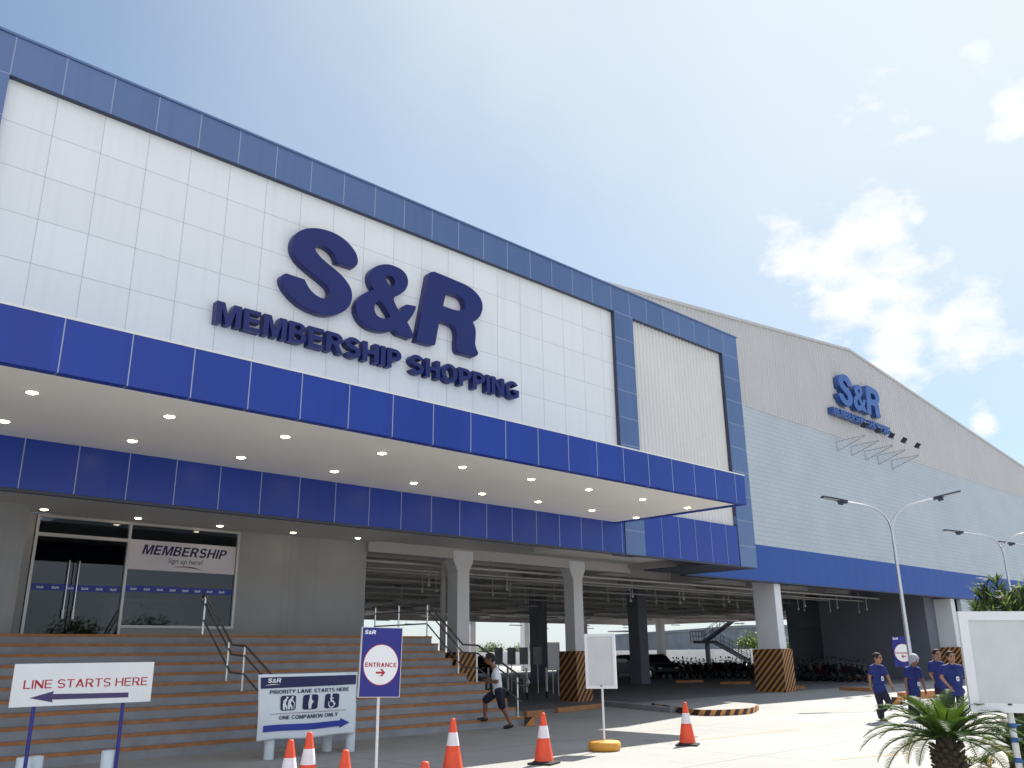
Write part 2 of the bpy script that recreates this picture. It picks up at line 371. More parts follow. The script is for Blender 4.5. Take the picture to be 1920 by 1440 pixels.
def link(name, me, parent=None, bevel=0.0):
    o = bpy.data.objects.new(name, me); COL.objects.link(o)
    if parent is not None: o.parent = parent; o.matrix_parent_inverse = world_inv(parent)
    if bevel:
        b = o.modifiers.new('bevel', 'BEVEL'); b.width = bevel; b.segments = 2; b.limit_method = 'ANGLE'; b.angle_limit = R(40)
    return o
def world_mat(o):
    mm = Matrix.LocRotScale(o.location, o.rotation_euler, o.scale)
    return (world_mat(o.parent) @ o.matrix_parent_inverse @ mm) if o.parent else mm
def world_inv(o): return world_mat(o).inverted()
def tag(o, label=None, cat=None, group=None, kind=None):
    for k, v in (('label', label), ('category', cat), ('group', group), ('kind', kind)):
        if v: o[k] = v
    return o
def thing(name, label, cat, loc=(0, 0, 0), rz=0.0, group=None):
    o = bpy.data.objects.new(name, None); COL.objects.link(o); o.location = loc; o.rotation_euler = (0, 0, rz); o.empty_display_size = .2
    return tag(o, label, cat, group)
def local(o, mb_or_mesh, name, bevel=0.0, parent=None):
    """a part whose geometry is already in the thing's own coordinates"""
    me = mb_or_mesh.mesh(name) if isinstance(mb_or_mesh, MB) else mb_or_mesh
    c = bpy.data.objects.new(name, me); COL.objects.link(c); c.parent = parent or o
    if bevel:
        b = c.modifiers.new('bevel', 'BEVEL'); b.width = bevel; b.segments = 2; b.limit_method = 'ANGLE'; b.angle_limit = R(40)
    return c
def kids(o): return [c for c in bpy.data.objects if c.parent == o]
def copy_tree(o, parent=None, table=None):
    if table is None:
        table = {}
        for c in bpy.data.objects:
            if c.parent: table.setdefault(c.parent.name, []).append(c)
    c = o.copy(); COL.objects.link(c)
    if parent: c.parent = parent
    for ch in table.get(o.name, []): copy_tree(ch, c, table)
    return c

# ---- lettering
def curve_to_mesh(cu, name):
    o = bpy.data.objects.new('tmp', cu); COL.objects.link(o)
    bpy.context.view_layer.update()
    dg = bpy.context.evaluated_depsgraph_get()
    me = bpy.data.meshes.new_from_object(o.evaluated_get(dg)); me.name = name
    bpy.data.objects.remove(o); bpy.data.curves.remove(cu)
    bm = bmesh.new(); bm.from_mesh(me); bmesh.ops.remove_doubles(bm, verts=bm.verts, dist=1e-5); bm.to_mesh(me); bm.free()
    return me
def text_geo(body, bold=.0, shear=0.0, extrude=0.0, space=1.0, bev=0.0):
    cu = bpy.data.curves.new('txt', 'FONT'); cu.body = body; cu.size = 1; cu.offset = bold; cu.shear = shear; cu.extrude = extrude
    cu.space_character = space; cu.resolution_u = 4; cu.fill_mode = 'BOTH'; cu.bevel_depth = bev
    return curve_to_mesh(cu, 'text')
def arc(cx, cy, rx, ry, a0, a1, n=10): return [(cx+rx*math.cos(R(a0+(a1-a0)*k/n)), cy+ry*math.sin(R(a0+(a1-a0)*k/n))) for k in range(n+1)]
def pen(pts, s):
    L_, R_ = [], []; P_ = [Vector(p) for p in pts]
    for i, p in enumerate(P_):
        d = (P_[min(i+1, len(P_)-1)]-P_[max(i-1, 0)]).normalized(); q = Vector((-d.y, d.x))*s/2; L_.append(tuple(p+q)); R_.append(tuple(p-q))
    return L_ + R_[::-1]
def glyph(c, s):
    t = s*.88; h = s/2
    if c == 'E': return .66, [[(0, 0), (.64, 0), (.64, t), (s, t), (s, .51-t/2), (.59, .51-t/2), (.59, .51+t/2), (s, .51+t/2), (s, 1-t), (.63, 1-t), (.63, 1), (0, 1)]]
    if c == 'H': return .74, [[(0, 0), (s, 0), (s, .51-t/2), (.74-s, .51-t/2), (.74-s, 0), (.74, 0), (.74, 1), (.74-s, 1), (.74-s, .51+t/2), (s, .51+t/2), (s, 1), (0, 1)]]
    if c == 'I': return s, [[(0, 0), (s, 0), (s, 1), (0, 1)]]
    if c == 'L': return .58, [[(0, 0), (.58, 0), (.58, t), (s, t), (s, 1), (0, 1)]]
    if c == 'T': return .68, [[(.34-h, 0), (.34+h, 0), (.34+h, 1-t), (.68, 1-t), (.68, 1), (0, 1), (0, 1-t), (.34-h, 1-t)]]
    if c == 'M': q = s*.93; return .90, [[(0, 0), (q, 0), (q, .74), (.45-q*.46, 0), (.45+q*.46, 0), (.90-q, .74), (.90-q, 0), (.90, 0), (.90, 1), (.90-q*1.42, 1), (.45, .33), (q*1.42, 1), (0, 1)]]
    if c == 'N': q = s*.95; return .74, [[(0, 0), (q, 0), (q, .64), (.74-q*1.02, 0), (.74, 0), (.74, 1), (.74-q, 1), (.74-q, .36), (q*1.02, 1), (0, 1)]]
    if c == 'A': q = s*1.08; return .80, [[(0, 0), (q, 0), (q+.07, .21), (.73-q, .21), (.80-q, 0), (.80, 0), (.40+q*.56, 1), (.40-q*.56, 1)], [(q+.115, .21+t*.92), (.685-q, .21+t*.92), (.40, .21+t*.92+max(.06, (.285-q)*2.55))]]
    if c == 'Y': return .74, [[(.37-h, 0), (.37+h, 0), (.37+h, .40), (.74, 1), (.74-s*1.15, 1), (.37, .58), (s*1.15, 1), (0, 1), (.37-h, .40)]]
    if c == 'P': return .68, [[(0, 0), (s, 0), (s, .38)] + arc(.38, .69, .30, .31, -90, 90) + [(0, 1)], [(s, .38+t), (s, 1-t)] + arc(.37, .69, .30-s*.95, .31-t, 90, -90)]
    if c == 'R': return .73, [[(0, 0), (s, 0), (s, .40), (.33, .40), (.52, 0), (.74, 0), (.53, .43)] + arc(.40, .71, .30, .29, -65, 90) + [(0, 1)], [(s, .40+t), (s, 1-t)] + arc(.39, .70, .30-s*.95, .30-t, 90, -90)]
    if c == 'B': return .70, [[(0, 0)] + arc(.41, .285, .29, .285, -90, 62) + arc(.38, .745, .28, .255, -50, 90) + [(0, 1)], [(s, t), (s, .53-t*.45)] + arc(.41, .29, .29-s*.95, .24-t*.55, 90, -90)[0:11], [(s, .53+t*.5), (s, 1-t)] + arc(.38, .755, .28-s*.95, .225-t*.5, 90, -90)]
    if c == 'O': return .84, [arc(.42, .5, .42, .52, 0, 354, 40), arc(.42, .5, .42-s, .52-t, 0, 354, 40)]
    if c == 'C': return .78, [arc(.42, .5, .42, .52, 38, 322, 30) + arc(.42, .5, .42-s, .52-t, 322, 38, 30)]
    if c == 'G': return .82, [arc(.42, .5, .42, .52, 40, 318, 30) + [(.80, .15), (.80, .54), (.44, .54), (.44, .54-t*.9), (.80-s*.95, .54-t*.9), (.80-s*.95, .24)] + arc(.42, .5, .42-s, .52-t, 314, 40, 28)]
    if c == 'S':
        ry = (1.04-s*.94)/4; rx = .35-h
        return .70, [pen(arc(.35, 1.02-h*.94-ry, rx, ry, 22, 262, 16) + arc(.35, -.02+h*.94+ry, rx, ry, 82, -158, 16), s*.95)]
    return .30, []
def caps_geo(body, s=.2, gap=.1, shear=0.0, extrude=0.0, bev=0.0):
    x = 0; loops = []
    for ch in body:
        if ch == ' ': x += .34; continue
        w_, ls = glyph(ch, s)
        for l in ls: loops.append([(x+a+shear*b_, b_) for a, b_ in l])
        x += w_+gap
    return outline_geo(loops, extrude, bev)
def bounds(me, i):
    a = [v.co[i] for v in me.vertices]; return min(a), max(a)
def place(me, o, u, v, n, w=None, h=None, depth=None):
    """map flat lettering (x right, y up, z out) into the box o + u*w + v*h, keeping its proportions unless both given"""
    (x0, x1), (y0, y1), (z0, z1) = bounds(me, 0), bounds(me, 1), bounds(me, 2)
    sx = w/(x1-x0) if w else None; sy = h/(y1-y0) if h else None
    sx = sx or sy; sy = sy or sx; sz = (depth/(z1-z0)) if depth and z1 > z0 else 1
    o = Vector(o)
    for p in me.vertices:
        c = p.co; p.co = o + u*((c.x-x0)*sx) + v*((c.y-y0)*sy) + n*((c.z-z0)*sz)
    me.update(); return me
def outline_geo(loops, extrude=0.0, bev=0.0):
    cu = bpy.data.curves.new('outl', 'CURVE'); cu.dimensions = '2D'; cu.fill_mode = 'BOTH'; cu.extrude = extrude; cu.bevel_depth = bev; cu.bevel_resolution = 1
    for lp in loops:
        sp = cu.splines.new('POLY'); sp.points.add(len(lp)-1); sp.use_cyclic_u = True
        for q, (a, b) in zip(sp.points, lp): q.co = (a, b, 0, 1)
    return curve_to_mesh(cu, 'outline')
def smooth_loop(pts, corners=()):
    """Catmull-Rom through the points, sharp at the listed indices"""
    n = len(pts); o = []
    for i in range(n):
        p0, p1, p2, p3 = pts[i-1], pts[i], pts[(i+1) % n], pts[(i+2) % n]
        if i in corners: p0 = p1
        if (i+1) % n in corners: p3 = p2
        for k in range(4):
            t = k/4
            o.append(tuple(.5*((2*p1[j]) + (-p0[j]+p2[j])*t + (2*p0[j]-5*p1[j]+4*p2[j]-p3[j])*t*t + (-p0[j]+3*p1[j]-3*p2[j]+p3[j])*t**3) for j in (0, 1)))
    return o
def set_mat(me, m):
    me.materials.clear(); me.materials.append(MAT[m])
    for p in me.polygons: p.material_index = 0
    return me
def join_meshes(lst, name):
    """several lettering meshes, each with its own material, as one printed layer"""
    mb = MB()
    for me, m in lst:
        mb.add([tuple(v.co) for v in me.vertices], [tuple(p.vertices) for p in me.polygons], m)
        bpy.data.meshes.remove(me)
    me = bpy.data.meshes.new(name); me.from_pydata(mb.v, [], mb.f)
    for k in mb.mats: me.materials.append(MAT[k])
    me.polygons.foreach_set('material_index', mb.m); me.update(); return me
EX, EY, EZ = Vector((1, 0, 0)), Vector((0, 1, 0)), Vector((0, 0, 1))

# ------------------------------------------------------------------ the setting
mb = MB(); mb.poly([(-700, -700, 0), (900, -700, 0), (900, 900, 0), (-700, 900, 0)], 'concrete_ground')
tag(mb.build('ground'), kind='structure')
mb = MB(); mb.poly([(15.9, 20.0, .004), (80, 20.0, .004), (80, 62, .004), (15.9, 62, .004)], 'darkened_floor')
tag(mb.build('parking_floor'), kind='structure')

# ================================================================== the shop front block
YF, ZB = 16.55, 4.46                     # front plane and underside of its cladding
ZT, ZBT = 13.13, 12.27
PX0, PX1, PX2, PX3, PX4 = 1.80, 2.73, 20.47, 21.41, 26.70
XR, XL, YW = 27.75, -9.0, 19.6
CANY, CANZ0, CANZ1, CANX = 12.19, 5.34, 6.12, 20.2
store = thing('store_building', 'shop front block clad in white panels inside a grey-blue frame, with a deep blue canopy', 'building', (12, 20, 0))
JP = .0022
def vjoint(mb, x, y, z0, z1, m, t=.011): mb.box(x-t, x+t, y-JP, y+.01, z0, z1, m)
def hjoint(mb, x0, x1, y, z, m, t=.011): mb.box(x0, x1, y-JP, y+.01, z-t, z+t, m)
mb = MB()
# frame: top band, pillars, returns
mb.box(XL, XR, YF, YF+.55, ZBT, ZT, 'grey_panel')
for a, b in ((PX0, PX1), (PX2, PX3), (PX4, XR)): mb.box(a, b, YF, YF+.55, ZB, ZBT, 'grey_panel')
mb.box(XL, XR+.03, YF-.03, YF+.6, ZT, ZT+.05, 'grey_panel')
st = (XR-PX1)/27
xs = [PX1+st*i for i in range(-12, 27)]
for x in xs: vjoint(mb, x, YF, ZBT, ZT, 'pale_joint')
for a, b in ((PX0, PX1), (PX2, PX3), (PX4, XR)):
    for k in range(10):
        z = ZBT-.886*k
        if z > ZB+.1: hjoint(mb, a, b, YF, z, 'pale_joint')
mb.build('parapet_frame', store)
# side and back of the upper block
mb = MB(); mb.box(XL, XR, YF+.56, YW+3.0, ZB+.55, ZT-.35, 'gable_sheet')
mb.box(XL, XR, YW+2.8, YW+3.0, ZT-.35, ZT-.2, 'gable_sheet')
mb.build('block_core', store)
mb = MB()
mb.box(XR-.55, XR-.003, YF+.55, YW-.01, ZB, ZT-.03, 'gable_sheet'); mb.build('side_wall', store)
# recessed white panel wall
YP = YF+.15
mb = MB(); mb.box(PX1+.001, PX2-.001, YP, YP+.2, 5.6, ZBT-.002, 'white_panel')
for i in range(1, 20):
    x = PX1+.907*i+.0
    if x < PX2-.2: vjoint(mb, x, YP, 5.6, ZBT-.01, 'white_joint', .008)
for k in range(1, 8): hjoint(mb, PX1+.01, PX2-.01, YP, ZBT-.905*k+.03, 'white_joint', .008)
mb.build('panel_wall', store)
mb = MB(); mb.box(XL, PX0-.001, YP, YP+.2, 5.6, ZBT-.002, 'corrugated'); mb.build('side_panel_wall', store)
# dark shadow-gap returns round the recess
mb = MB()
for x0, x1 in ((PX1, PX2), (PX3, PX4)):
    mb.box(x0+.002, x1-.002, YF+.02, YP-.01, ZBT-.004, ZBT-.002, 'dark_reveal')
    mb.box(x1-.004, x1-.002, YF+.02, YP-.01, 6.2, ZBT-.004, 'dark_reveal')
mb.build('shadow_gap', store)
def corrugation(mb, x0, x1, y, zfun0, zfun1, m, period=.2, depth=.03):
    vs = []; x = x0
    prof = []
    while x < x1-1e-4:
        for f, d in ((0, 0), (.36, 0), (.5, 1), (.86, 1)):
            xx = x+f*period
            if xx < x1: prof.append((xx, y-d*depth))
        x += period
    prof.append((x1, y))
    for (xx, yy) in prof: vs += [(xx, yy, zfun0(xx)), (xx, yy, zfun1(xx))]
    mb.add(vs, [(2*i, 2*i+2, 2*i+3, 2*i+1) for i in range(len(prof)-1)], m)
mb = MB(); corrugation(mb, PX3+.003, PX4-.003, YP+.03, lambda x: 5.0, lambda x: ZBT-.003, 'corrugated', .196, .035)
mb.build('corrugated_panel', store)
# lower blue bands
mb = MB(); mb.box(XL, PX2-.04, YF+.012, YF+.3, ZB+.02, 6.0, 'blue_panel')
mb.box(PX3+.002, PX4-.05, YF+.012, YF+.16, ZB+.02, 5.83, 'blue_panel')
x = 20.32
while x > XL: vjoint(mb, x, YF+.012, ZB+.02, 5.4, 'pale_joint', .009); x -= .907
for k in range(1, 6): vjoint(mb, PX3+k*.907, YF+.012, ZB+.02, 5.83, 'pale_joint', .008)
mb.box(XL, XR-.04, YF+.02, YF+.14, ZB-.035, ZB+.018, 'dark_reveal'); mb.box(25.1, XR-.045, YF+.14, YW-.06, ZB-.03, ZB+.02, 'dark_reveal')
mb.box(PX2-.038, PX2-.006, YF+.03, YF+.3, ZB+.03, 6.0, 'dark_reveal')
mb.box(PX4-.048, PX4-.008, YF+.03, YF+.3, ZB+.03, 5.9, 'dark_reveal')
mb.build('lower_band', store)
# canopy
can = MB()
can.box(XL, CANX, CANY, CANY+.17, CANZ0, CANZ1, 'blue_panel'); can.box(CANX-.17, CANX, CANY+.17, YF+.01, CANZ0, CANZ1, 'blue_panel')
can.box(XL, CANX-.17, CANY+.17, YF+.01, CANZ1-.12, CANZ1-.04, 'grey_panel')
x = 19.736
while x > XL:
    vjoint(can, x, CANY, CANZ0-.002, CANZ1, 'pale_joint', .009); can.box(x-.009, x+.009, CANY, CANY+.16, CANZ0-.002, CANZ0+.01, 'pale_joint'); x -= .919
for k in range(1, 5): can.box(CANX-.01, CANX+JP, CANY+.9*k-.008, CANY+.9*k+.008, CANZ0, CANZ1, 'pale_joint')
can.box(XL, CANX+.01, CANY-.012, CANY+.2, CANZ1, CANZ1+.03, 'trim_white')
canopy = can.build('canopy', store)
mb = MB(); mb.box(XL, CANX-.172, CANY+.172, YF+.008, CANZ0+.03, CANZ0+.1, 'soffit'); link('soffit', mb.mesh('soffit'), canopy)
dl_me = MB()
dl_me.lathe([(.085, -.012), (.10, -.012), (.105, 0), (.105, .02)], 'trim_white', n=20); dl_me.lathe([(.082, -.014), (.04, -.03), (.001, -.034)], 'glow_warm', n=16)
dl_me = dl_me.mesh('downlight')
def downlight(p, parent):
    o = bpy.data.objects.new('downlight', dl_me); COL.objects.link(o); o.parent = parent; o.matrix_parent_inverse = world_inv(parent); o.location = p
for px, py in ((60, 735), (318, 780), (535, 818), (716, 849), (867, 875), (996, 898), (1103.7, 917.4), (1204.5, 935.7), (1288.6, 951.3),
               (8, 789), (248, 826), (452, 857), (627, 883), (776, 905), (904, 925), (1009, 940), (1109.9, 956.3), (1193, 970)):
    downlight(onZ(px, py, CANZ0+.028), canopy)
# porch: ceiling, entrance wall, glazing
ZP, YE, XE = 4.95, 22.35, 15.15
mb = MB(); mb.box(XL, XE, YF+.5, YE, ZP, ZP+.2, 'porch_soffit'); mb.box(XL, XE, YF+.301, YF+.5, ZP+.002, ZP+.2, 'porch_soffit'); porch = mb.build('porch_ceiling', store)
for px, py in ((83, 954.5), (258.8, 971), (412.5, 985.5), (549.7, 998), (671, 1008.4), (-110, 936)): downlight(onZ(px, py, ZP-.002), porch)
WX0, WXM, WX1 = onY(50, 1090, YE).x, onY(232, 1078, YE).x, onY(443, 1090, YE).x
ZL = 2.145
ztr = onY(100, 1002, YE).z; zwt = onY(300, 984, YE).z; zsill = onY(330, 1178, YE).z
mb = MB()
mb.box(XL, WX0, YE, YE+.2, 0, ZP-.002, 'grey_render'); mb.box(WX1, XE, YE, YE+.2, 0, ZP-.002, 'grey_render')
mb.box(WX0, WX1, YE, YE+.2, zwt, ZP-.002, 'grey_render'); mb.box(WXM, WX1, YE, YE+.2, 0, zsill, 'grey_render'); mb.box(WX0, WXM, YE, YE+.2, 0, ZL-.01, 'grey_render')
mb.box(XE-.2, XE, YE+.2, 40, 0, 5.4, 'grey_render')
mb.build('entrance_wall', store)
pilx = onY(30, 1060, 21.6).x
mb = MB(); mb.box(pilx-1.6, pilx, 21.2, YE-.002, 0, ZP-.003, 'grey_render'); mb.build('pilaster', store)
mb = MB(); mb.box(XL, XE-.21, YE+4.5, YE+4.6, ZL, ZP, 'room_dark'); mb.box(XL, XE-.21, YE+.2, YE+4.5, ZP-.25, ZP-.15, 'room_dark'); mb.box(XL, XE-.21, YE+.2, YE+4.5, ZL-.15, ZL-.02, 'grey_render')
mb.box(WX1-2.4, WX1-.4, YE+2.2, YE+2.8, ZL-.02, ZL+1.0, 'grey_board'); mb.box(WX1-2.5, WX1-.3, YE+2.1, YE+2.9, ZL+1.0, ZL+1.04, 'white_render')
mb.build('lobby', store)
fr = .05
mb = MB()
for x in (WX0+.02, WXM, WX1-.06): mb.box(x, x+.065, YE-.03, YE+.1, (ZL if x < WXM+.01 else zsill), zwt, 'alu_frame')
mb.box(WX0+.085, WX1-.06, YE-.028, YE+.098, zwt-.06, zwt, 'alu_frame'); mb.box(WXM+.065, WX1-.06, YE-.028, YE+.098, zsill, zsill+.06, 'alu_frame')
mb.box(WX0+.085, WXM, YE-.028, YE+.098, ztr-.05, ztr+.03, 'alu_frame')
win = mb.build('shop_window', store)
mb = MB(); mb.box(WXM+.066, WX1-.061, YE+.03, YE+.04, zsill+.061, zwt-.061, 'window_glass'); link('pane', mb.mesh('pane'), win)
mb = MB(); mb.box(WX0+.086, WXM-.001, YE+.03, YE+.04, ztr+.031, zwt-.061, 'window_glass'); link('transom_pane', mb.mesh('pane'), win)
xm = onY(132, 1110, YE).x
for a, b in ((WX0+.09, xm-.012), (xm+.012, WXM-.006)):
    mb = MB(); mb.box(a, b, YE+.03, YE+.042, ZL+.005, ztr-.052, 'window_glass'); dr = mb.build('glass_door', store)
    hx = (b-.1) if a < WX0+.2 else (a+.1)
    mb = MB(); mb.tube([(hx, YE-.03, onY(120, 1050, YE).z), (hx, YE-.03, onY(110, 1160, YE).z)], .014, 'steel'); mb.box(hx-.025, hx+.025, YE-.045, YE-.005, onY(120, 1161, YE).z, onY(120, 1143, YE).z, 'white_print')
    link('door_handle', mb.mesh('door_handle'), dr)
# deck of the porch landing (behind the stairs)
mb = MB(); mb.box(XL, 15.65, 20.02, YE-.002, 0, 2.145, 'concrete_step'); mb.build('landing', store)
# light soffit strip behind the band, right of the porch
mb = MB(); mb.box(XE+.002, 25.05, YF+.301, 22.2, ZP+.08, ZP+.3, 'white_render'); mb.box(19.6, 25.05, YF+.302, 19.6, 4.72, ZP+.079, 'white_render')
mb.box(17.5, 18.0, 22.75, 60, 5.02, 5.55, 'beam_paint')
mb.box(XE+.002, XR-.02, 22.25, 22.7, 4.68, 5.6, 'beam_paint')
mb.build('front_beam', store)
def column(x0, x1, y0, y1, parent, top, cap=True, guard=True, m='column_paint'):
    mb = MB(); mb.box(x0, x1, y0, y1, 0, top, m)
    if cap:
        h = .40; e = .17
        mb.prism([(x0-e, y0+.002, top), (x0-e, y0+.002, top-.33), (x0, y0+.002, top-.33-h*.8), (x1, y0+.002, top-.33-h*.8), (x1+e, y0+.002, top-.33), (x1+e, y0+.002, top)], (0, y1-y0-.004, 0), m)
    c = mb.build('column', parent, .012)
    if guard:
        g = .17
        gx0, gx1, gy0, gy1 = x0-g, x1+g, y0-g, y1+g
        me = MB().box(0, gx1-gx0, 0, gy1-gy0, 0, 1.72, 'hazard_column').mesh('column_guard')
        o = bpy.data.objects.new('column_guard', me); COL.objects.link(o); o.parent = c; o.matrix_parent_inverse = world_inv(c); o.location = (gx0, gy0, .004)
    return c
c1 = onY(873.5, 1150, 22.4).x
c = column(c1-.52, c1, 22.22, 22.74, store, 4.95)
mb = MB(); px_ = onY(831, 1120, 23.1).x; mb.tube([(px_, 23.1, 0), (px_, 23.1, 4.9)], .1, 'pipe_paint', 12); link('downpipe', mb.mesh('downpipe'), c)
c2 = onY(1089.5, 1190, 22.4).x
column(c2-.5, c2, 22.24, 22.74, store, 4.95)

# ================================================================== the warehouse behind, with its open car park below
ware = thing('warehouse_building', 'long gabled beige warehouse over pale painted blockwork, raised above an open car park', 'building', (46, 40, 0))
XA, XZ_, APEX, ZA, SL = 8.0, 80.0, 44.36, 17.40, .1055
YB = 62.0
gz = lambda x: ZA-SL*abs(x-APEX)
mb = MB()
corrugation(mb, XA, XZ_, YW, lambda x: 12.13, gz, 'gable_sheet', .27, .035)
mb.box(XA, XZ_, YW-.05, YW+.002, 12.06, 12.15, 'gable_sheet')
mb.build('gable_wall', ware)
mb = MB()
for a, b in ((XA, APEX), (APEX, XZ_)):
    za, zb = gz(a), gz(b)
    mb.add([(a, YW-.09, za-.06), (b, YW-.09, zb-.06), (b, YB, zb-.06), (a, YB, za-.06), (a, YW-.09, za+.07), (b, YW-.09, zb+.07), (b, YB, zb+.07), (a, YB, za+.07)],
           [(0, 1, 2, 3), (4, 7, 6, 5), (0, 4, 5, 1), (1, 5, 6, 2), (2, 6, 7, 3), (3, 7, 4, 0)], 'gable_sheet')
mb.build('roof', ware)
XWALL = 52.55
XB = XR-.002
mb = MB(); mb.box(XB, XZ_, YW-.02, YW+.25, 5.95, 12.06, 'painted_block')
mb.box(54.9, XZ_, YW+.02, YW+.25, 0, 4.44, 'painted_block'); mb.build('block_wall', ware)
mb = MB(); mb.box(XB, XZ_, YW-.035, YW+.25, ZB, 5.95, 'blue_paint'); x = XR+.3
while x < XZ_: vjoint(mb, x, YW-.035, ZB, 5.95, 'blue_print', .007); x += .98
mb.box(XB, XZ_, YW-.02, YW+.3, ZB-.05, ZB-.001, 'dark_reveal'); mb.build('blue_band', ware)
# slab over the car park: ribbed deck, beams
ZC = 5.5
mb = MB(); y = YW+.3; prof = []
while y < YB:
    prof += [(y, ZC), (y+.55, ZC), (y+.62, ZC+.12), (y+1.1, ZC+.12)]; y += 1.18
vs = []
for (yy, zz) in prof: vs += [(XE+.001, yy, zz), (XZ_-1, yy, zz)]
mb.add(vs, [(2*i, 2*i+1, 2*i+3, 2*i+2) for i in range(len(prof)-1)], 'deck')
mb.box(XA, XZ_-1, YW+.3, YB, ZC+.2, ZC+.4, 'deck'); mb.build('ceiling_slab', ware)
mb = MB()
for y in (25.2, 28.4, 31.6, 34.8, 38, 41.2, 44.4, 47.6, 50.8, 54, 57.2, 60.4): mb.box(XE+.01, XZ_-1.2, y, y+.32, 4.95 if y > 26 else 4.9, ZC-.003, 'beam_paint')
mb.build('cross_beam', ware)
mb = MB()
for x in (27.6, 34.4, 41, 47.5, 54.4, 61.5, 68.5): mb.box(x, x+.4, YW+.32, YB-.3, 4.8, ZC-.005, 'beam_paint')
mb.box(XZ_-1.6, XZ_-1.2, YW+.32, YB, 4.5, ZC-.006, 'beam_paint'); mb.box(XE, XZ_-1.6, YB-.28, YB, 4.5, ZC-.007, 'beam_paint')
mb.build('main_beam', ware)
# services under the slab
for k, (y, z, r) in enumerate(((23.4, 4.55, .05), (24.4, 4.45, .035), (26.6, 4.6, .045), (29.8, 4.62, .045), (33.2, 4.62, .05), (36.4, 4.62, .045), (39.6, 4.6, .05), (42.8, 4.6, .05), (49.2, 4.6, .05))):
    mb = MB(); mb.tube([(XE+.3, y, z), (XZ_-2, y, z)], r, 'pipe_paint', 8)
    x = 17.5+(k % 3)*1.1
    while x < XZ_-4:
        mb.tube([(x, y, z), (x, y, ZC)], .012, 'pipe_paint', 5)
        if k < 4: mb.tube([(x+.9, y, z), (x+.9, y, z-.62)], .018, 'pipe_paint', 6); mb.lathe([(.02, 0), (.05, -.02), (.05, -.09), (.01, -.12)], 'pipe_paint', (x+.9, y, z-.6), 8)
        x += 3.6
    mb.build('service_pipe', ware)
# columns in the park
c3 = onY(1467.5, 1150, 19.85)
cc = column(c3.x-.52, c3.x, 19.84, 20.9, ware, ZC-.01, cap=False)
mb = MB(); mb.tube([(c3.x+.22, 20.2, 0), (c3.x+.22, 20.2, 4.44)], .085, 'pipe_paint', 12); link('downpipe', mb.mesh('downpipe'), cc)
c4 = onY(1796, 1170, 19.85)
column(c4.x-.6, c4.x, 19.84, 22.0, ware, 4.43, cap=False)
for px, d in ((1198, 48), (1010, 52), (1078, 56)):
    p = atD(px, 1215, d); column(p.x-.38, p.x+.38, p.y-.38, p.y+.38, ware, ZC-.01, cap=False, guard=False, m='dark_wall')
for px, d in ((883, 84), (984.5, 88), (1094, 86), (1240, 87), (1434, 78)):
    p = atD(px, 1215, d); column(p.x-.33, p.x+.33, p.y-.33, p.y+.33, ware, ZC-.01, cap=False, guard=False)
# enclosed room to the right
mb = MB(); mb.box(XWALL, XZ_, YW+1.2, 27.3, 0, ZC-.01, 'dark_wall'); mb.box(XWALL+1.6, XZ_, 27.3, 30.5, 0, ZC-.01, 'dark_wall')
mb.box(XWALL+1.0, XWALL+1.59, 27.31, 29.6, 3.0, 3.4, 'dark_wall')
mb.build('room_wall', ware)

# ================================================================== lettering
def z5(lst): return [(380+a/3, 400+b/3) for a, b in lst]
S_ = [(852, 303), (870, 278), (866, 240), (848, 205), (815, 165), (770, 130), (715, 103), (650, 87), (600, 86), (560, 96), (530, 115), (512, 145), (506, 185), (515, 225), (540, 265), (580, 305), (625, 343), (670, 378),
      (705, 412), (718, 440), (712, 465), (692, 480), (665, 477), (638, 463), (610, 438), (587, 405), (572, 374), (470, 340), (448, 352), (446, 375), (454, 402), (475, 437), (510, 477), (555, 515), (610, 546), (665, 565), (715, 571), (765, 562),
      (805, 540), (828, 510), (838, 470), (832, 425), (812, 390), (785, 355), (745, 318), (700, 282), (660, 245), (637, 215), (632, 195), (645, 180), (670, 178), (700, 190), (730, 215), (750, 245), (757, 274)]
AO = [(1020, 289), (985, 297), (957, 314), (941, 340), (940, 370), (950, 402), (968, 430), (930, 442), (896, 462), (874, 490), (864, 525), (870, 565), (892, 604), (926, 635), (970, 655), (1015, 662), (1050, 660), (1078, 650), (1098, 676), (1168, 702), (1187, 692), (1166, 645), (1148, 612),
      (1176, 576), (1192, 545), (1198, 524), (1150, 515), (1138, 520), (1125, 541), (1108, 560), (1088, 524), (1073, 487), (1076, 470), (1110, 452), (1140, 427), (1153, 390), (1146, 352), (1120, 320), (1080, 299), (1048, 290)]
A1 = [(1040, 350), (1062, 352), (1080, 370), (1084, 390), (1076, 408), (1062, 415), (1045, 400), (1032, 377), (1028, 358)]
A2 = [(992, 487), (975, 500), (965, 522), (965, 547), (976, 571), (997, 588), (1022, 594), (1046, 590), (1060, 582), (1040, 548), (1015, 510)]
RO = [(1284, 333), (1303, 330), (1400, 370), (1480, 405), (1530, 440), (1562, 482), (1573, 525), (1562, 570), (1540, 597), (1515, 612), (1527, 632), (1534, 662), (1533, 700), (1531, 735), (1539, 765), (1548, 790), (1530, 805), (1442, 781), (1432, 763), (1430, 722), (1432, 680), (1424, 645), (1404, 625), (1372, 613), (1330, 603), (1306, 737), (1285, 738), (1203, 715), (1272, 345)]
R1 = [(1368, 442), (1350, 522), (1400, 540), (1440, 549), (1466, 545), (1477, 527), (1472, 495), (1453, 470), (1420, 455)]
YL = YF-.05                                 # plane of the letter faces
def tr(lst): return [((p := onY(a, b, YL)).x, p.z) for a, b in z5(lst)]
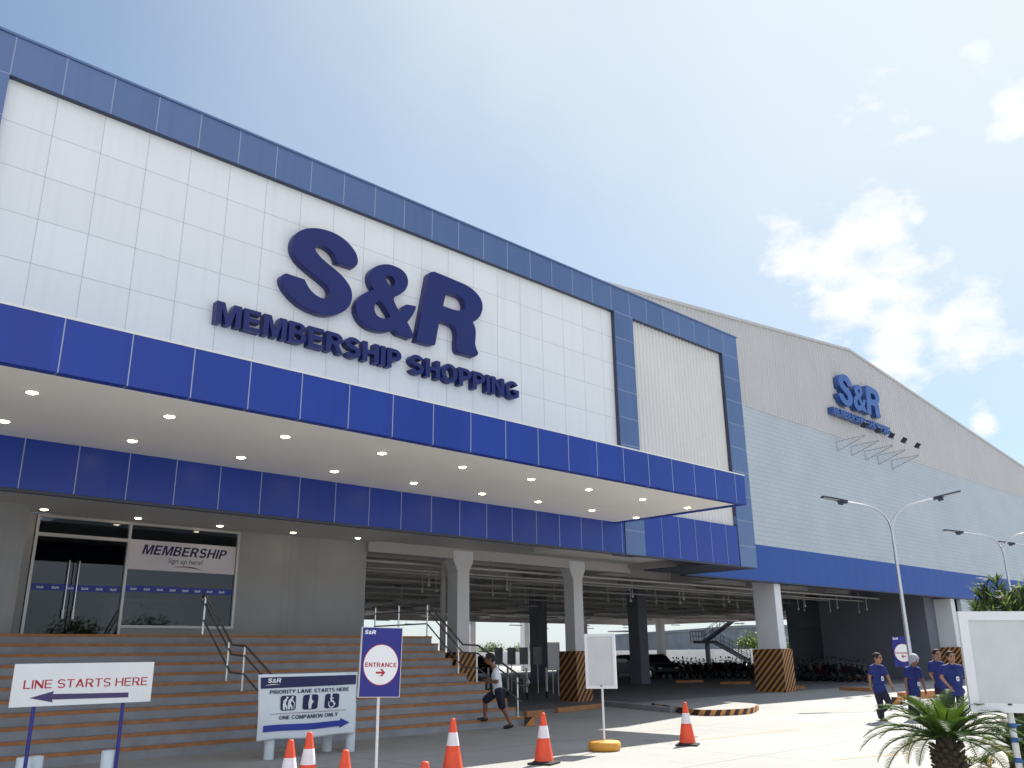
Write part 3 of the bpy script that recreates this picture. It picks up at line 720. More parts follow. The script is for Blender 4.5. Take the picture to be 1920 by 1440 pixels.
LOGO = [[smooth_loop(tr(S_), (0, 27, 54, 26))],
        [smooth_loop(tr(AO), (6, 17, 18, 19, 20, 22, 25, 26, 29, 32)), smooth_loop(tr(A1)), smooth_loop(tr(A2), (0, 8))],
        [smooth_loop(tr(RO), (0, 1, 9, 16, 17, 24, 25, 26, 27, 28)), smooth_loop(tr(R1), (0, 1))]]
LX0 = min(p[0] for g in LOGO for l in g for p in l); LX1 = max(p[0] for g in LOGO for l in g for p in l)
LZ0 = min(p[1] for g in LOGO for l in g for p in l); LZ1 = max(p[1] for g in LOGO for l in g for p in l)
UNIT = [[[((x-LX0)/(LX1-LX0), (z-LZ0)/(LX1-LX0)) for x, z in l] for l in g] for g in LOGO]
ASPECT = (LZ1-LZ0)/(LX1-LX0)
def islands(me):
    bm = bmesh.new(); bm.from_mesh(me); bm.verts.ensure_lookup_table(); seen = set(); res = []
    for v in bm.verts:
        if v.index in seen: continue
        st_ = [v]; seen.add(v.index); comp = []
        while st_:
            a = st_.pop(); comp.append(a)
            for e in a.link_edges:
                b = e.other_vert(a)
                if b.index not in seen: seen.add(b.index); st_.append(b)
        ix = {a.index: i for i, a in enumerate(comp)}
        fs = {f.index: f for a in comp for f in a.link_faces}.values()
        res.append(([tuple(a.co) for a in comp], [[ix[q.index] for q in f.verts] for f in fs]))
    bm.free(); return res
def wall_sign(name, label, group, x0, z0, width, yface, depth, tx0, tz0, tw, th, m, big_only=False):
    t = thing(name, label, 'sign', (x0+width/2, yface+depth, z0), 0, group)
    for g in UNIT:
        me = set_mat(outline_geo([[(x*width, z*width) for x, z in l] for l in g], depth/2, .012), m)
        for v in me.vertices: c = v.co; v.co = (x0+c.x, yface+depth/2-c.z, z0+c.y)
        me.update(); link('letter', me, t)
    me = caps_geo('MEMBERSHIP SHOPPING', .215, .085, 0, .1)
    place(me, (tx0, yface+.0, tz0), EX, EZ, EY, tw, th, depth)
    for v in me.vertices: pass
    for vs, fs in islands(me):
        q = MB(); q.add(vs, fs, m); q.build('letter', t)
    bpy.data.meshes.remove(me); return t
ta, tb, tcap = onY(380+70/3, 400+628/3, YL), onY(380+1780/3, 400+1040/3, YL), onY(380+75/3, 400+500/3, YL)
wall_sign('store_sign', 'large navy raised store name lettering on the white panel wall over the canopy', None, LX0, LZ0, LX1-LX0, YL, YP-YL-.002, ta.x, (ta.z+tb.z)/2, tb.x-ta.x, tcap.z-ta.z, 'letter_blue')
YG = YW-.36
ga, gb = onY(1574, 745, YG), onY(1652, 770, YG)
gt0, gt1 = onY(1564, 775, YG), onY(1671.5, 813, YG)
gz0 = onY(1582, 762, YG).z
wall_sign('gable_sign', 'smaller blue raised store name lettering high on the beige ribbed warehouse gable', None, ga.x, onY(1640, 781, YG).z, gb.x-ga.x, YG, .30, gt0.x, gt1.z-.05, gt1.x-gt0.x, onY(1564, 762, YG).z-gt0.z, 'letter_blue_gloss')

# floodlights under the gable sign
def make_floodlight(p):
    t = thing('floodlight', 'x', 'floodlight', p, 0, 'floodlights on brackets below the gable sign')
    L, H = 1.5, .42; mb = MB()
    mb.tube([(0, 0, .05), (0, -L, .12)], .022, 'galv', 6); mb.tube([(0, 0, -H), (0, -L, .09)], .022, 'galv', 6); mb.tube([(0, 0, .07), (0, 0, -H-.02)], .024, 'galv', 6)
    for k in range(1, 5):
        f = k/5; g = (k-1)/5
        mb.tube([(0, -L*f, .05+.07*f), (0, -L*f, -H+(H+.09)*f)], .012, 'galv', 5); mb.tube([(0, -L*f, .05+.07*f), (0, -L*g, -H+(H+.09)*g)], .011, 'galv', 5)
    mb.tube([(0, -L, .09), (0, -L, .48)], .018, 'galv', 6)
    local(t, mb, 'bracket')
    h = MB(); n = Vector((0, .72, .70)).normalized(); u = EX; v = n.cross(u); c_ = Vector((0, -L, .64))
    h.obox(c_, u, v, n, .20, .16, .035, 'lamp_dark'); h.obox(c_+n*.04, u, v, n, .17, .13, .006, 'lamp_lens')
    for k in range(-3, 4): h.obox(c_-n*.05+u*(.048*k), u, v, n, .006, .13, .02, 'lamp_dark')
    for s in (-1, 1): h.bar((s*.215, -L, .47), (s*.215, -L, .64), .016, .025, 'lamp_dark')
    h.bar((-.22, -L, .47), (.22, -L, .47), .025, .016, 'lamp_dark')
    local(t, h, 'lamp_head'); return t
fl_px = [(1569, 833), (1596, 842), (1622, 851), (1646, 859), (1672, 868)]
fl_lab = ['floodlight on a lattice bracket, first from the left under the gable lettering', 'floodlight on a lattice bracket, second from the left under the gable lettering',
          'middle one of the five floodlights on lattice brackets under the gable lettering', 'floodlight on a lattice bracket, second from the right under the gable lettering', 'floodlight on a lattice bracket farthest right, beyond the end of the gable lettering']
fl = None
for (px, py), lb in zip(fl_px, fl_lab):
    p = onY(px, py-3, YW-.03); p.y = YW-.04
    if fl is None: fl = make_floodlight(p); o = fl
    else: o = copy_tree(fl); o.location = p
    o['label'] = lb

# ================================================================== stairs and handrails
SX0, SX1, RS = -3.0, 15.65, .195
SY = [16.07, 16.38, 16.68, 17.08, 17.5, 18.22, 18.52, 18.82, 19.12, 19.43, 19.72]
stairs = thing('entrance_stairs', 'wide flight of grey concrete steps with orange painted nosings up to the entrance', 'stairs', (6, 16, 0))
for i, y in enumerate(SY):
    y1 = SY[i+1] if i < 10 else 20.02
    o = MB().box(SX0, SX1-.0015*i, y, 20.018, RS*i+(.0 if i == 0 else .0005), RS*(i+1), 'concrete_step') if False else MB().box(SX0, SX1-.0015*i, y, y1+(.0 if i == 10 else .05), 0, RS*(i+1), 'concrete_step')
    s_ = o.build('step', stairs)
    q = MB(); z = RS*(i+1)
    q.prism([(SX0, y-.006, z+.003), (SX0, y+.085, z+.003), (SX0, y+.085, z-.012), (SX0, y+.01, z-.012), (SX0, y+.01, z-.054), (SX0, y-.006, z-.054)], (SX1-SX0-.003, 0, 0), 'orange_paint')
    link('nosing', q.mesh('nosing'), s_)
def handrail(x, label, landing=False):
    t = thing('handrail', label, 'handrail', (x, 18, 0), 0, 'stainless handrails on the entrance stairs')
    A, B_, C_, D = (19.77, 2.145), (18.22, RS*5+.03), (17.62, RS*5), (16.1, RS)
    for k, h in enumerate((.9, .70, .34)):
        pts = [(x, A[0], A[1]+h), (x, B_[0], B_[1]+h), (x, C_[0], C_[1]+h), (x, D[0]-.12, D[1]+h)]
        if k < 2:
            hh = .2
            if k == 0: pts += [(x, D[0]-.3, D[1]+h-.02), (x, D[0]-.36, D[1]+.80), (x, D[0]-.3, D[1]+.71), (x, D[0]-.12, D[1]+.70)]
        if landing: pts = [(x, YE-.03, 2.145+h)] + pts
        elif k == 0: pts = [(x, A[0], A[1]+.70), (x, A[0]+.1, A[1]+.71), (x, A[0]+.15, A[1]+.80), (x, A[0]+.1, A[1]+.9)] + pts
        mb = MB(); mb.tube(pts, .025 if k == 0 else .021, 'rail_steel_dark', 10); link('rail', mb.mesh('rail'), t).matrix_parent_inverse = world_inv(t)
    ps = [(A[0]-.01, A[1], .9), (18.40, RS*6, .79), (17.66, RS*5, .9), (D[0]+.05, RS, .9)]
    if landing: ps += [(21.1, 2.145, .9), (22.28, 2.145, .9)]
    for y, z, h in ps:
        mb = MB(); mb.tube([(x+.002, y, z-.002), (x+.002, y, z+h)], .024, 'steel', 10); mb.lathe([(.05, 0), (.05, .012), (.026, .014)], 'steel', (x+.002, y, z), 12)
        link('post', mb.mesh('post'), t).matrix_parent_inverse = world_inv(t)
    return t
handrail(9.0, 'stainless handrail coming down the middle of the steps behind the priority lane sign')
handrail(15.5, 'stainless handrail along the right end of the steps, beside the climbing man', True)

# ================================================================== signs
def frame_of(p, ang, roll=0.0):
    """board axes: u to the board's right as seen from its front, v up, n towards the viewer"""
    u = Vector((math.cos(ang), math.sin(ang), 0)); v = EZ.copy(); n = u.cross(v)
    q = Quaternion(n, roll); return q @ u, q @ v, n
def logo_flat(o, u, v, n, w, m):
    out_ = []
    for g in UNIT: out_.append((place2(outline_geo([[(x*w, z*w) for x, z in l] for l in g]), o, u, v, n), m))
    return out_
def place2(me, o, u, v, n):
    for p in me.vertices: c = p.co; p.co = Vector(o) + u*c.x + v*c.y + n*c.z
    me.update(); return me
def flat(loops, o, u, v, n, m): return (place2(outline_geo(loops), o, u, v, n), m)
def ell(cx, cy, rx, ry, n=40): return [(cx+rx*math.cos(2*math.pi*k/n), cy+ry*math.sin(2*math.pi*k/n)) for k in range(n)]
def rrect(x0, y0, x1, y1, r, n=5):
    o = []
    for cx, cy, a0 in ((x1-r, y1-r, 0), (x0+r, y1-r, 90), (x0+r, y0+r, 180), (x1-r, y0+r, 270)):
        for k in range(n+1): a = R(a0+90*k/n); o.append((cx+r*math.cos(a), cy+r*math.sin(a)))
    return o
def glyphs_geo(body, s, shear): return caps_geo(body, s, .11, shear) if body.isupper() else text_geo(body, s, shear)
def txt(body, o, u, v, n, x, y, w, h, m, bold=.02, shear=0.0): return (place(glyphs_geo(body, bold, shear), Vector(o)+u*x+v*y, u, v, n, w, h), m)
def printed(parent, lst, name='lettering'): return link(name, join_meshes(lst, name), parent)
UPv = EZ
# --- banner behind the shop window
bt = thing('membership_banner', 'pale banner reading membership sign up here, across the shop window', 'banner', (onY(340, 1040, YE).x, YE+.02, 4.0))
b0, b1, b2 = onY(236, 1067, YE+.09), onY(447, 1019, YE+.09), onY(243, 1011, YE+.09)
bx0, bx1, bz0, bz1 = WXM+.07, WX1-.07, b0.z, b2.z
MB().box(bx0, bx1, YE+.018, YE+.024, bz0, bz1, 'banner_white').build('cloth', bt)
bo = Vector((bx0, YE+.0155, bz0)); bn = -EY; W_, H_ = bx1-bx0, bz1-bz0
printed(bt, [txt('MEMBERSHIP', bo, EX, EZ, bn, W_*.11, H_*.52, W_*.80, H_*.34, 'navy_print', .2, .22), txt('Sign up here!', bo, EX, EZ, bn, W_*.35, H_*.22, W_*.33, H_*.22, 'navy_print', .004, .2),
             flat([smooth_loop([(W_*.38, H_*.13), (W_*.5, H_*.185), (W_*.6, H_*.17), (W_*.69, H_*.08), (W_*.6, H_*.13), (W_*.5, H_*.155)], (0, 3))], bo, EX, EZ, bn, 'maroon_print')])
# --- blue sticker strip along the glass
for a, b, sg in ((WX0+.1, WXM-.02, onY(130, 1102, YE).z), (WXM+.08, WX1-.07, onY(340, 1107, YE).z)):
    k = thing('sticker_strip', 'blue sticker strip with tiny white lettering across the glass %s' % ('entrance doors' if a < WX0+.2 else 'window under the membership banner'), 'sticker', (a, YE, sg), 0, 'sticker strips on the shop glass')
    MB().box(a, b, YE+.025, YE+.028, sg-.075, sg+.075, 'blue_print').build('strip', k)
    q = []; x = a+.12
    while x < b-.25: q += logo_flat((x, YE+.0235, sg-.035), EX, EZ, -EY, .16, 'white_print'); x += .33
    printed(k, q)
# --- "line starts here"
YS = 12.0
l0, l1, l2 = onY(28, 1245, YS), onY(289, 1241, YS), onY(15, 1327, YS)
t = thing('queue_sign', 'white board with red line starts here lettering and a left arrow, on two blue poles', 'sign', ((l0.x+l1.x)/2, YS, 0))
lx0, lx1, lz0, lz1 = l0.x, l1.x, l2.z, l0.z; W_, H_ = lx1-lx0, lz1-lz0
MB().box(lx0, lx1, YS-.012, YS, lz0, lz1, 'sign_white').build('board', t)
lo = Vector((lx0, YS-.0145, lz0))
printed(t, [txt('LINE STARTS HERE', lo, EX, EZ, -EY, W_*.075, H_*.41, W_*.885, H_*.21, 'red_print', .135),
            flat([[(W_*x, H_*y) for x, y in ((.125, .2), (.285, .345), (.28, .275), (.825, .245), (.825, .125), (.28, .145), (.285, .08))]], lo, EX, EZ, -EY, 'violet_print')])
for px in (64, 231):
    x = onY(px, 1330, YS).x; MB().tube([(x, YS+.03, .02), (x, YS+.03, lz1-.1)], .022, 'blue_pole', 10).build('pole', t)
for px, py, dy in ((50, 1421, .03), (72, 1419, .22), (209, 1408, .03)):
    p = onY(px, py, YS+dy); r = .085
    t2 = thing('pipe_weight', {50: 'left of the two concrete filled white pipes side by side at the queue sign', 72: 'right of the two concrete filled white pipes side by side at the queue sign', 209: 'single white pipe standing at the right pole of the queue sign'}[px], 'pipe', (p.x, p.y+r, 0), 0, 'white pipes holding the queue sign')
    m_ = MB(); m_.lathe([(r, 0), (r, p.z), (r-.012, p.z+.003), (r-.012, p.z-.03), (.001, p.z-.031)], 'pvc', n=20); local(t2, m_, 'pipe_body')
# --- priority lane sign
YS = 14.15
q0, q1, q2, q3 = onY(485, 1265, YS), onY(672, 1261, YS), onY(659, 1378, YS), onY(487, 1390, YS)
t = thing('priority_sign', 'white priority lane tarpaulin with navy icons and a long blue arrow, on pipe legs', 'sign', ((q0.x+q1.x)/2, YS, 0))
W_ = q1.x-q0.x; H_ = q0.z-q3.z; lo = Vector((q0.x, YS, q3.z))
# slightly billowing cloth
NX, NZ = 60, 36; vs = []
def bil(a, b): return .03*math.sin(a*3.1+.4)*math.sin(b*2.6)+.018*math.sin(a*7+b*4)
def edge(a, b): return lo + EX*(W_*(a + (.5-a)*.045*(1-b)*1.0)) + EZ*(H_*(b+(.0 if b > .5 else .012*math.sin(a*9)*(1-2*b)))) - EY*bil(a, b)
for j in range(NZ+1):
    for i in range(NX+1): vs.append(edge(i/NX, j/NZ))
m_ = MB(); m_.add(vs, [(j*(NX+1)+i, j*(NX+1)+i+1, (j+1)*(NX+1)+i+1, (j+1)*(NX+1)+i) for j in range(NZ) for i in range(NX)], 'tarp', True)
cl = m_.build('tarpaulin', t); sm_ = cl.modifiers.new('thick', 'SOLIDIFY'); sm_.thickness = .004; sm_.offset = 1
def warp(lst, dens=8):
    """print follows the billowed cloth, 3 mm proud"""
    res = []
    for me, m in lst:
        bm = bmesh.new(); bm.from_mesh(me)
        bmesh.ops.triangulate(bm, faces=bm.faces)
        for _ in range(7):
            es = [e for e in bm.edges if e.calc_length() > .06]
            if es: bmesh.ops.subdivide_edges(bm, edges=es, cuts=1)
            bmesh.ops.triangulate(bm, faces=bm.faces)
        for v in bm.verts:
            a, b = v.co.x/W_, v.co.y/H_
            v.co = edge(a, b) - EY*.011
        bm.to_mesh(me); bm.free(); res.append((me, m))
    return res
def Lp(pts): return [(W_*x, H_*y) for x, y in pts]
def o2(loops, m): return (outline_geo(loops), m)
def t2d(body, x, y, w, h, m, bold=.02, shear=0): return (place(glyphs_geo(body, bold, shear), Vector((W_*x, H_*y, 0)), EX, EY, EZ, W_*w, H_*h), m)
lay = [o2([Lp([(.02, .955), (.985, .955), (.985, .80), (.02, .785)])], 'navy_print'), t2d('PRIORITY LANE STARTS HERE', .105, .695, .80, .062, 'navy_print', .19), t2d('ONE COMPANION ONLY', .20, .298, .60, .062, 'navy_print', .19),
       o2([Lp([(.11, .395), (.885, .395), (.885, .388), (.11, .388)])], 'maroon_print'), o2([Lp([(.05, .225), (.83, .225), (.83, .262), (.935, .18), (.83, .10), (.83, .13), (.05, .125)])], 'blue_print')]
asp = W_/H_
for cx in (.285, .505, .725):
    lay.append(o2([[(W_*x, H_*y) for x, y in rrect(cx-.075, .435, cx+.075, .665, .03)]], 'navy_print'))
white = []
def stroke(pts, w):
    """a thick polyline as one outline, in board fractions (x scaled to keep stroke width even)"""
    P_ = [Vector((a*W_, b*H_)) for a, b in pts]; lf, rt_ = [], []
    for i, p in enumerate(P_):
        d = (P_[min(i+1, len(P_)-1)]-P_[max(i-1, 0)]).normalized(); nn = Vector((-d.y, d.x)); ww = w[i] if isinstance(w, (list, tuple)) else w
        lf.append(p+nn*ww*W_); rt_.append(p-nn*ww*W_)
    return [(p.x, p.y) for p in lf + rt_[::-1]]
def head(x, y, r=.0125): return [(W_*x+W_*r*math.cos(2*math.pi*k/14), H_*y+W_*r*math.sin(2*math.pi*k/14)) for k in range(14)]
for c, dx in ((.262, 0), (.312, 0)):
    white += [head(c+.012, .632, .0105), stroke([(c+.006, .612), (c-.012, .575), (c-.018, .53), (c-.02, .45)], [.009, .015, .013, .008]), stroke([(c-.012, .53), (c+.008, .49), (c+.01, .45)], [.01, .008, .006])]
white += [stroke([(.322, .60), (.335, .56), (.345, .55)], .0045), stroke([(.346, .555), (.340, .45)], .003)]
white += [head(.503, .642, .0115), stroke([(.503, .622), (.503, .58), (.516, .555), (.512, .52)], [.01, .014, .012, .012]), stroke([(.498, .60), (.496, .53), (.498, .445)], [.008, .012, .007]), stroke([(.510, .53), (.512, .445)], [.009, .005]), stroke([(.503, .585), (.522, .565), (.535, .545)], .004)]
white += [head(.713, .645, .0115), stroke([(.713, .622), (.712, .585), (.716, .545), (.735, .545), (.748, .50), (.762, .505)], [.009, .009, .009, .008, .007, .006]), stroke([(.714, .595), (.74, .592)], .004)]
warc = [(.722+.032*math.cos(R(a)), .51+.032*asp*math.sin(R(a))) for a in range(150, 361, 15)]
white.append(stroke(warc, .0045))
lay2 = [o2([l], 'white_print') for l in white] + [(place2(outline_geo([[(x*W_*.125, z*W_*.125*.85) for x, z in l] for l in g]), Vector((W_*.085, H_*.868, 0)), EX, EY, EZ), 'white_print') for g in UNIT]
lay2.append(o2([smooth_loop(Lp([(.05, .825), (.13, .85), (.21, .835), (.13, .838)]), (0, 2))], 'white_print'))
pl = warp(lay); pl2 = warp(lay2)
for me, m in pl2:
    for v in me.vertices: v.co.y -= .004
link('lettering', join_meshes(pl+pl2, 'lettering'), t)
for px, py, dy in ((505, 1427, .05), (657, 1412, .05), (635, 1410, .42)):
    p = onZ(px, py, 0); x = onY(px, py-30, YS+.1).x
    m_ = MB(); m_.lathe([(.085, .003), (.085, lo.z+.5), (.01, lo.z+.5)], 'pvc', (x, YS+.1+(dy-.05), 0), 18); m_.build('leg', t)
m_ = MB(); m_.bar((q0.x+.05, YS+.03, q0.z-.03), (q1.x-.05, YS+.03, q0.z-.03), .04, .04, 'pvc'); m_.build('crossbar', t)

# --- boards on a single pole
def board_sign(name, label, p, ang, w, h, ztop, roll=0, group=None, face='sheet_grey', frame='sign_white', fw=.05, thick=.06, pole='white_pole', base=None, back_ok=True, pole_dx=0.0, pr=.02):
    t = thing(name, label, 'sign', (p[0], p[1], 0), 0, group)
    u, v, n = frame_of(p, ang, roll); c = Vector((p[0], p[1], ztop-h/2)) + n*.05 - u*pole_dx
    m_ = MB(); m_.obox(c-n*.008, u, v, n, w/2-.01, h/2-.01, thick/2-.01, face if face != 'print' else 'sign_blue'); link('panel', m_.mesh('panel'), t).matrix_parent_inverse = world_inv(t)
    if fw:
        m_ = MB()
        for sx in (-1, 1): m_.obox(c+u*(sx*(w/2-fw/2)), u, v, n, fw/2, h/2, thick/2, frame)
        for sy in (-1, 1): m_.obox(c+v*(sy*(h/2-fw/2)), u, v, n, w/2-fw, fw/2, thick/2-.001, frame)
        link('frame', m_.mesh('frame'), t).matrix_parent_inverse = world_inv(t)
    m_ = MB(); b = Vector((p[0], p[1], .0)); m_.tube([b, Vector((p[0], p[1], ztop-h*.4))], pr, pole, 10); link('pole', m_.mesh('pole'), t).matrix_parent_inverse = world_inv(t)
    m_ = MB(); m_.obox(c-v*(h/2-fw*.9)+n*(thick/2), u, v, n, .018, .008, .006, 'lamp_dark') if fw else m_.obox(c-n*.04, u, v, n, .03, .03, .01, 'galv'); link('clip', m_.mesh('clip'), t).matrix_parent_inverse = world_inv(t)
    if base:
        m_ = MB(); m_.lathe([(base-.03, .002), (base, .03), (base, .13), (base-.025, .155), (.001, .16)], 'yellow_paint', (p[0], p[1], 0), 28); link('base', m_.mesh('base'), t).matrix_parent_inverse = world_inv(t)
    return t, c, u, v, n
def entrance_print(t, c, u, v, n, w, h, left=False, off=.033):
    o = c + n*off - u*(w/2) - v*(h/2)
    L = [flat([[(0.004, 0.004), (w-.004, .004), (w-.004, h-.004), (.004, h-.004)]], o, u, v, n, 'sign_blue'),
         flat([ell(w*.5, h*.46, w*.445, h*.30)], o+n*.0012, u, v, n, 'red_print'), flat([ell(w*.5, h*.46, w*.43, h*.288)], o+n*.0024, u, v, n, 'white_print'),
         txt('ENTRANCE', o+n*.0036, u, v, n, w*.105, h*.425, w*.79, h*.066, 'red_print', .2)]
    s = -1 if left else 1; ax, ay = w*.5, h*.345
    L.append(flat([[(ax+s*a*w, ay+b*w) for a, b in ((-.12, .022), (.04, .022), (-.02, .085), (.035, .085), (.12, 0), (.035, -.085), (-.02, -.085), (.04, -.022), (-.12, -.022))]], o+n*.0036, u, v, n, 'red_print'))
    L += logo_flat(o+n*.0036+u*(w*.05)+v*(h*.90), u, v, n, w*.28, 'white_print')
    link('lettering', join_meshes(L, 'lettering'), t).matrix_parent_inverse = world_inv(t)
p = atD(705, 1440, 11.7)
t, c, u, v, n = board_sign('entrance_sign', 'near blue entrance board with a right arrow, on a thin white pole before the steps', (p.x, p.y), -YAW+R(24), .58, .93, 2.03, R(-1.5), 'blue entrance boards', 'print', 'sign_white', .0, .07)
m_ = MB()
for sx in (-1, 1): m_.obox(c+u*(sx*.289), u, v, n, .003, .465, .034, 'sign_white')
for sy in (-1, 1): m_.obox(c+v*(sy*.463), u, v, n, .288, .003, .034, 'sign_white')
link('edge_trim', m_.mesh('edge_trim'), t).matrix_parent_inverse = world_inv(t)
entrance_print(t, c, u, v, n, .57, .92)
p = atD(1714, 1260, 29)
t, c, u, v, n = board_sign('entrance_sign', 'far blue entrance board with a left arrow, behind the workers in blue shirts', (p.x, p.y), -YAW+R(5), .68, .98, 2.06, R(0), 'blue entrance boards', 'print', 'sign_white', .0, .04, pole_dx=.33)
entrance_print(t, c, u, v, n, .68, .98, True, .024)
bp = onZ(1142, 1408, 0)
board_sign('blank_sign', 'empty grey board in a white frame, on a pole with a round yellow base', (bp.x, bp.y+.1), -YAW+R(-16), .56, .95, 1.985, 0, 'blank boards on poles', base=.285)
p = atD(1893, 1390, 8.3)
t, c, u, v, n = board_sign('blank_sign', 'large empty grey board nearest the camera, on a rope-wrapped white pole', (p.x+.08, p.y-.02), -YAW+R(-14), .70, .95, 2.0, R(-1.2), 'blank boards on poles', fw=.085, thick=.07, pr=.032)
rx_, ry_ = p.x+.08, p.y-.02
for z in (.28, .45, .62, .80, .93):
    m_ = MB(); m_.lathe([(.0345, z-.022), (.037, z), (.0345, z+.022)], 'rope_blue', (rx_, ry_, 0), 14); link('rope', m_.mesh('rope'), t).matrix_parent_inverse = world_inv(t)
for pts in ([(rx_, ry_-.036, .62), (rx_+.03, ry_-.07, .54), (rx_+.01, ry_-.05, .45)], [(rx_+.03, ry_-.01, .80), (rx_+.12, ry_-.03, .805)], [(rx_+.03, ry_-.01, .93), (rx_+.13, ry_-.04, .93)]):
    m_ = MB(); m_.tube(pts, .007, 'rope_blue', 6); link('rope', m_.mesh('rope'), t).matrix_parent_inverse = world_inv(t)
gl = ['grey board on a pole farthest left in the row inside the car park', 'second grey board from the left in the row inside the car park', 'middle grey board of the row, before a lit far column', 'grey board before the dark column inside the car park', 'grey board right behind the pale blue board inside the car park']
for (px, d), lb in zip(((935, 40), (959, 39.4), (982, 39), (1008, 38.2), (1036, 37.6)), gl):
    p = atD(px, 1240, d); board_sign('grey_sign', lb, (p.x, p.y), -YAW+R(4), .38, .74, EYE+.28, 0, 'grey boards in the car park', 'grey_board', 'grey_board', .03, .03)
p = atD(1046, 1240, 35.5); board_sign('pale_sign', 'pale blue board on a thin pole beside the striped column guard', (p.x, p.y), -YAW+R(4), .5, 1.1, EYE+.44, 0, None, 'sign_white', 'sign_white', .02, .03, pole_dx=.17)

# ================================================================== traffic cones
def make_cone(p, label):
    t = thing('traffic_cone', label, 'traffic cone', p, R(20), 'orange traffic cones')
    prof = lambda z: .155-(.155-.034)*(z-.03)/.70
    m_ = MB(); m_.lathe([(prof(.03), .03), (prof(.38), .38), (prof(.56), .56), (.036, .72), (.034, .735), (.027, .747), (.018, .75)], 'cone_orange', n=28); local(t, m_, 'cone_body')
    m_ = MB(); m_.lathe([(prof(.38)+.002, .38), (prof(.56)+.002, .56)], 'cone_white', n=28); local(t, m_, 'reflective_band')
    m_ = MB(); m_.box(-.2, .2, -.2, .2, .002, .03, 'rubber'); m_.lathe([(.175, .03), (.158, .05), (.15, .05)], 'rubber', n=28); local(t, m_, 'base', .008)
    return t
cone0 = None
for px, py, lb in ((1018, 1336.5, 'orange and white traffic cone left of the blank board with the yellow base'), (1284, 1316.5, 'farthest traffic cone, standing alone in front of the striped kerb island'), (849.5, 1347, 'orange and white traffic cone right of the near entrance board'),
                   (545.5, 1386.5, 'traffic cone leftmost of the three below the priority lane sign'), (581, 1372.5, 'tallest looking traffic cone of the three below the priority lane sign'), (648, 1405.5, 'traffic cone at the right leg of the priority lane sign'), (797, 1427.5, 'traffic cone of which only the orange tip shows at the photo bottom')):
    q = onZ(px, py, .75); q.z = 0
    if cone0 is None: cone0 = make_cone(q, lb)
    else:
        o = copy_tree(cone0); o.location = q; o.rotation_euler = (0, 0, random.uniform(0, 1.5)); o['label'] = lb

# ================================================================== kerbs, wheel stops, bollards
def oblock(name, label, cat, a, b, wdt, h, m, group=None, capm=None):
    a, b = Vector(a), Vector(b); c = (a+b)/2; d = (b-a); L = d.length
    t = thing(name, label, cat, (c.x, c.y, 0), math.atan2(d.y, d.x), group)
    m_ = MB(); m_.prism([(-L/2, -wdt/2, .003), (-L/2, wdt/2, .003), (-L/2, wdt/2-.02, h), (-L/2, -wdt/2+.02, h)], (L, 0, 0), m)
    local(t, m_, 'block', .01); return t
ws = [((1043, 1337), (1125, 1328), 'orange wheel stop in the shade below the striped guard left of the blank board'), ((1266, 1281), (1318, 1279.5), 'orange wheel stop left of the pair in the shade before the motorcycles'), ((1350, 1283.5), (1408, 1283), 'orange wheel stop right of the pair in the shade before the motorcycles'),
      ((1480, 1292), (1509, 1292), 'short end of an orange wheel stop right behind the big striped column guard'), ((1576, 1294), (1642, 1297), 'orange wheel stop on the ground behind the walking worker on the left'), ((985, 1349), (1018, 1346), 'orange kerb piece at the foot of the steps by the handrail end')]
for a, b, lb in ws:
    p0, p1 = onZ(*a, 0), onZ(*b, 0)
    oblock('wheel_stop', lb, 'wheel stop', p0, p1, .16, .14 if a[0] != 985 else .2, 'orange_paint', 'orange wheel stops')
p0, p1 = onZ(984, 1361, 0), onZ(1003, 1361, 0); oblock('kerb_block', 'small orange and black striped block at the bottom step', 'kerb block', p0, p1, .2, .2, 'hazard_kerb')
p0, p1 = onZ(1575, 1275, 0), onZ(1616, 1276, 0); oblock('striped_kerb', 'low striped kerb in the dark in front of the motorcycles', 'kerb', p0, p1, .2, .2, 'hazard_kerb')
p0, p1 = onZ(1675, 1320.5, 0), onZ(1695, 1321, 0); oblock('kerb_block', 'striped block on the sunlit ground left of the hooded worker', 'kerb block', p0, p1, .3, .22, 'hazard_kerb')
p0, p1 = onZ(1690, 1312, 0), onZ(1755, 1308, 0); oblock('kerb_block', 'orange block behind the hooded worker, beyond the striped one', 'kerb block', p0, p1, .3, .24, 'orange_paint')
# kerb island with rounded end, striped side
isl = thing('kerb_island', 'flat concrete kerb island with black and orange striped rounded edge', 'kerb', (22.4, 15.4, 0))
pts_px = [(1268, 1336), (1300, 1341), (1340, 1342.5), (1380, 1341), (1408, 1338.5), (1419, 1334), (1417, 1329.5)]
fr_ = [onZ(a, b, 0) for a, b in pts_px]
ring = [(p.x, p.y) for p in fr_] + [(24.6, 16.4), (22.6, 17.6)]
ringS = smooth_loop(ring, (0, 8, 7))
m_ = MB(); m_.prism([(x, y, .002) for x, y in ringS], (0, 0, .15), 'hazard_kerb'); m_.build('kerb_edge', isl)
cx_ = sum(x for x, y in ringS)/len(ringS); cy_ = sum(y for x, y in ringS)/len(ringS)
m_ = MB(); m_.poly([(cx_+(x-cx_)*.97, cy_+(y-cy_)*.97, .1545) for x, y in ringS], 'concrete_ground'); m_.build('island_top', isl)
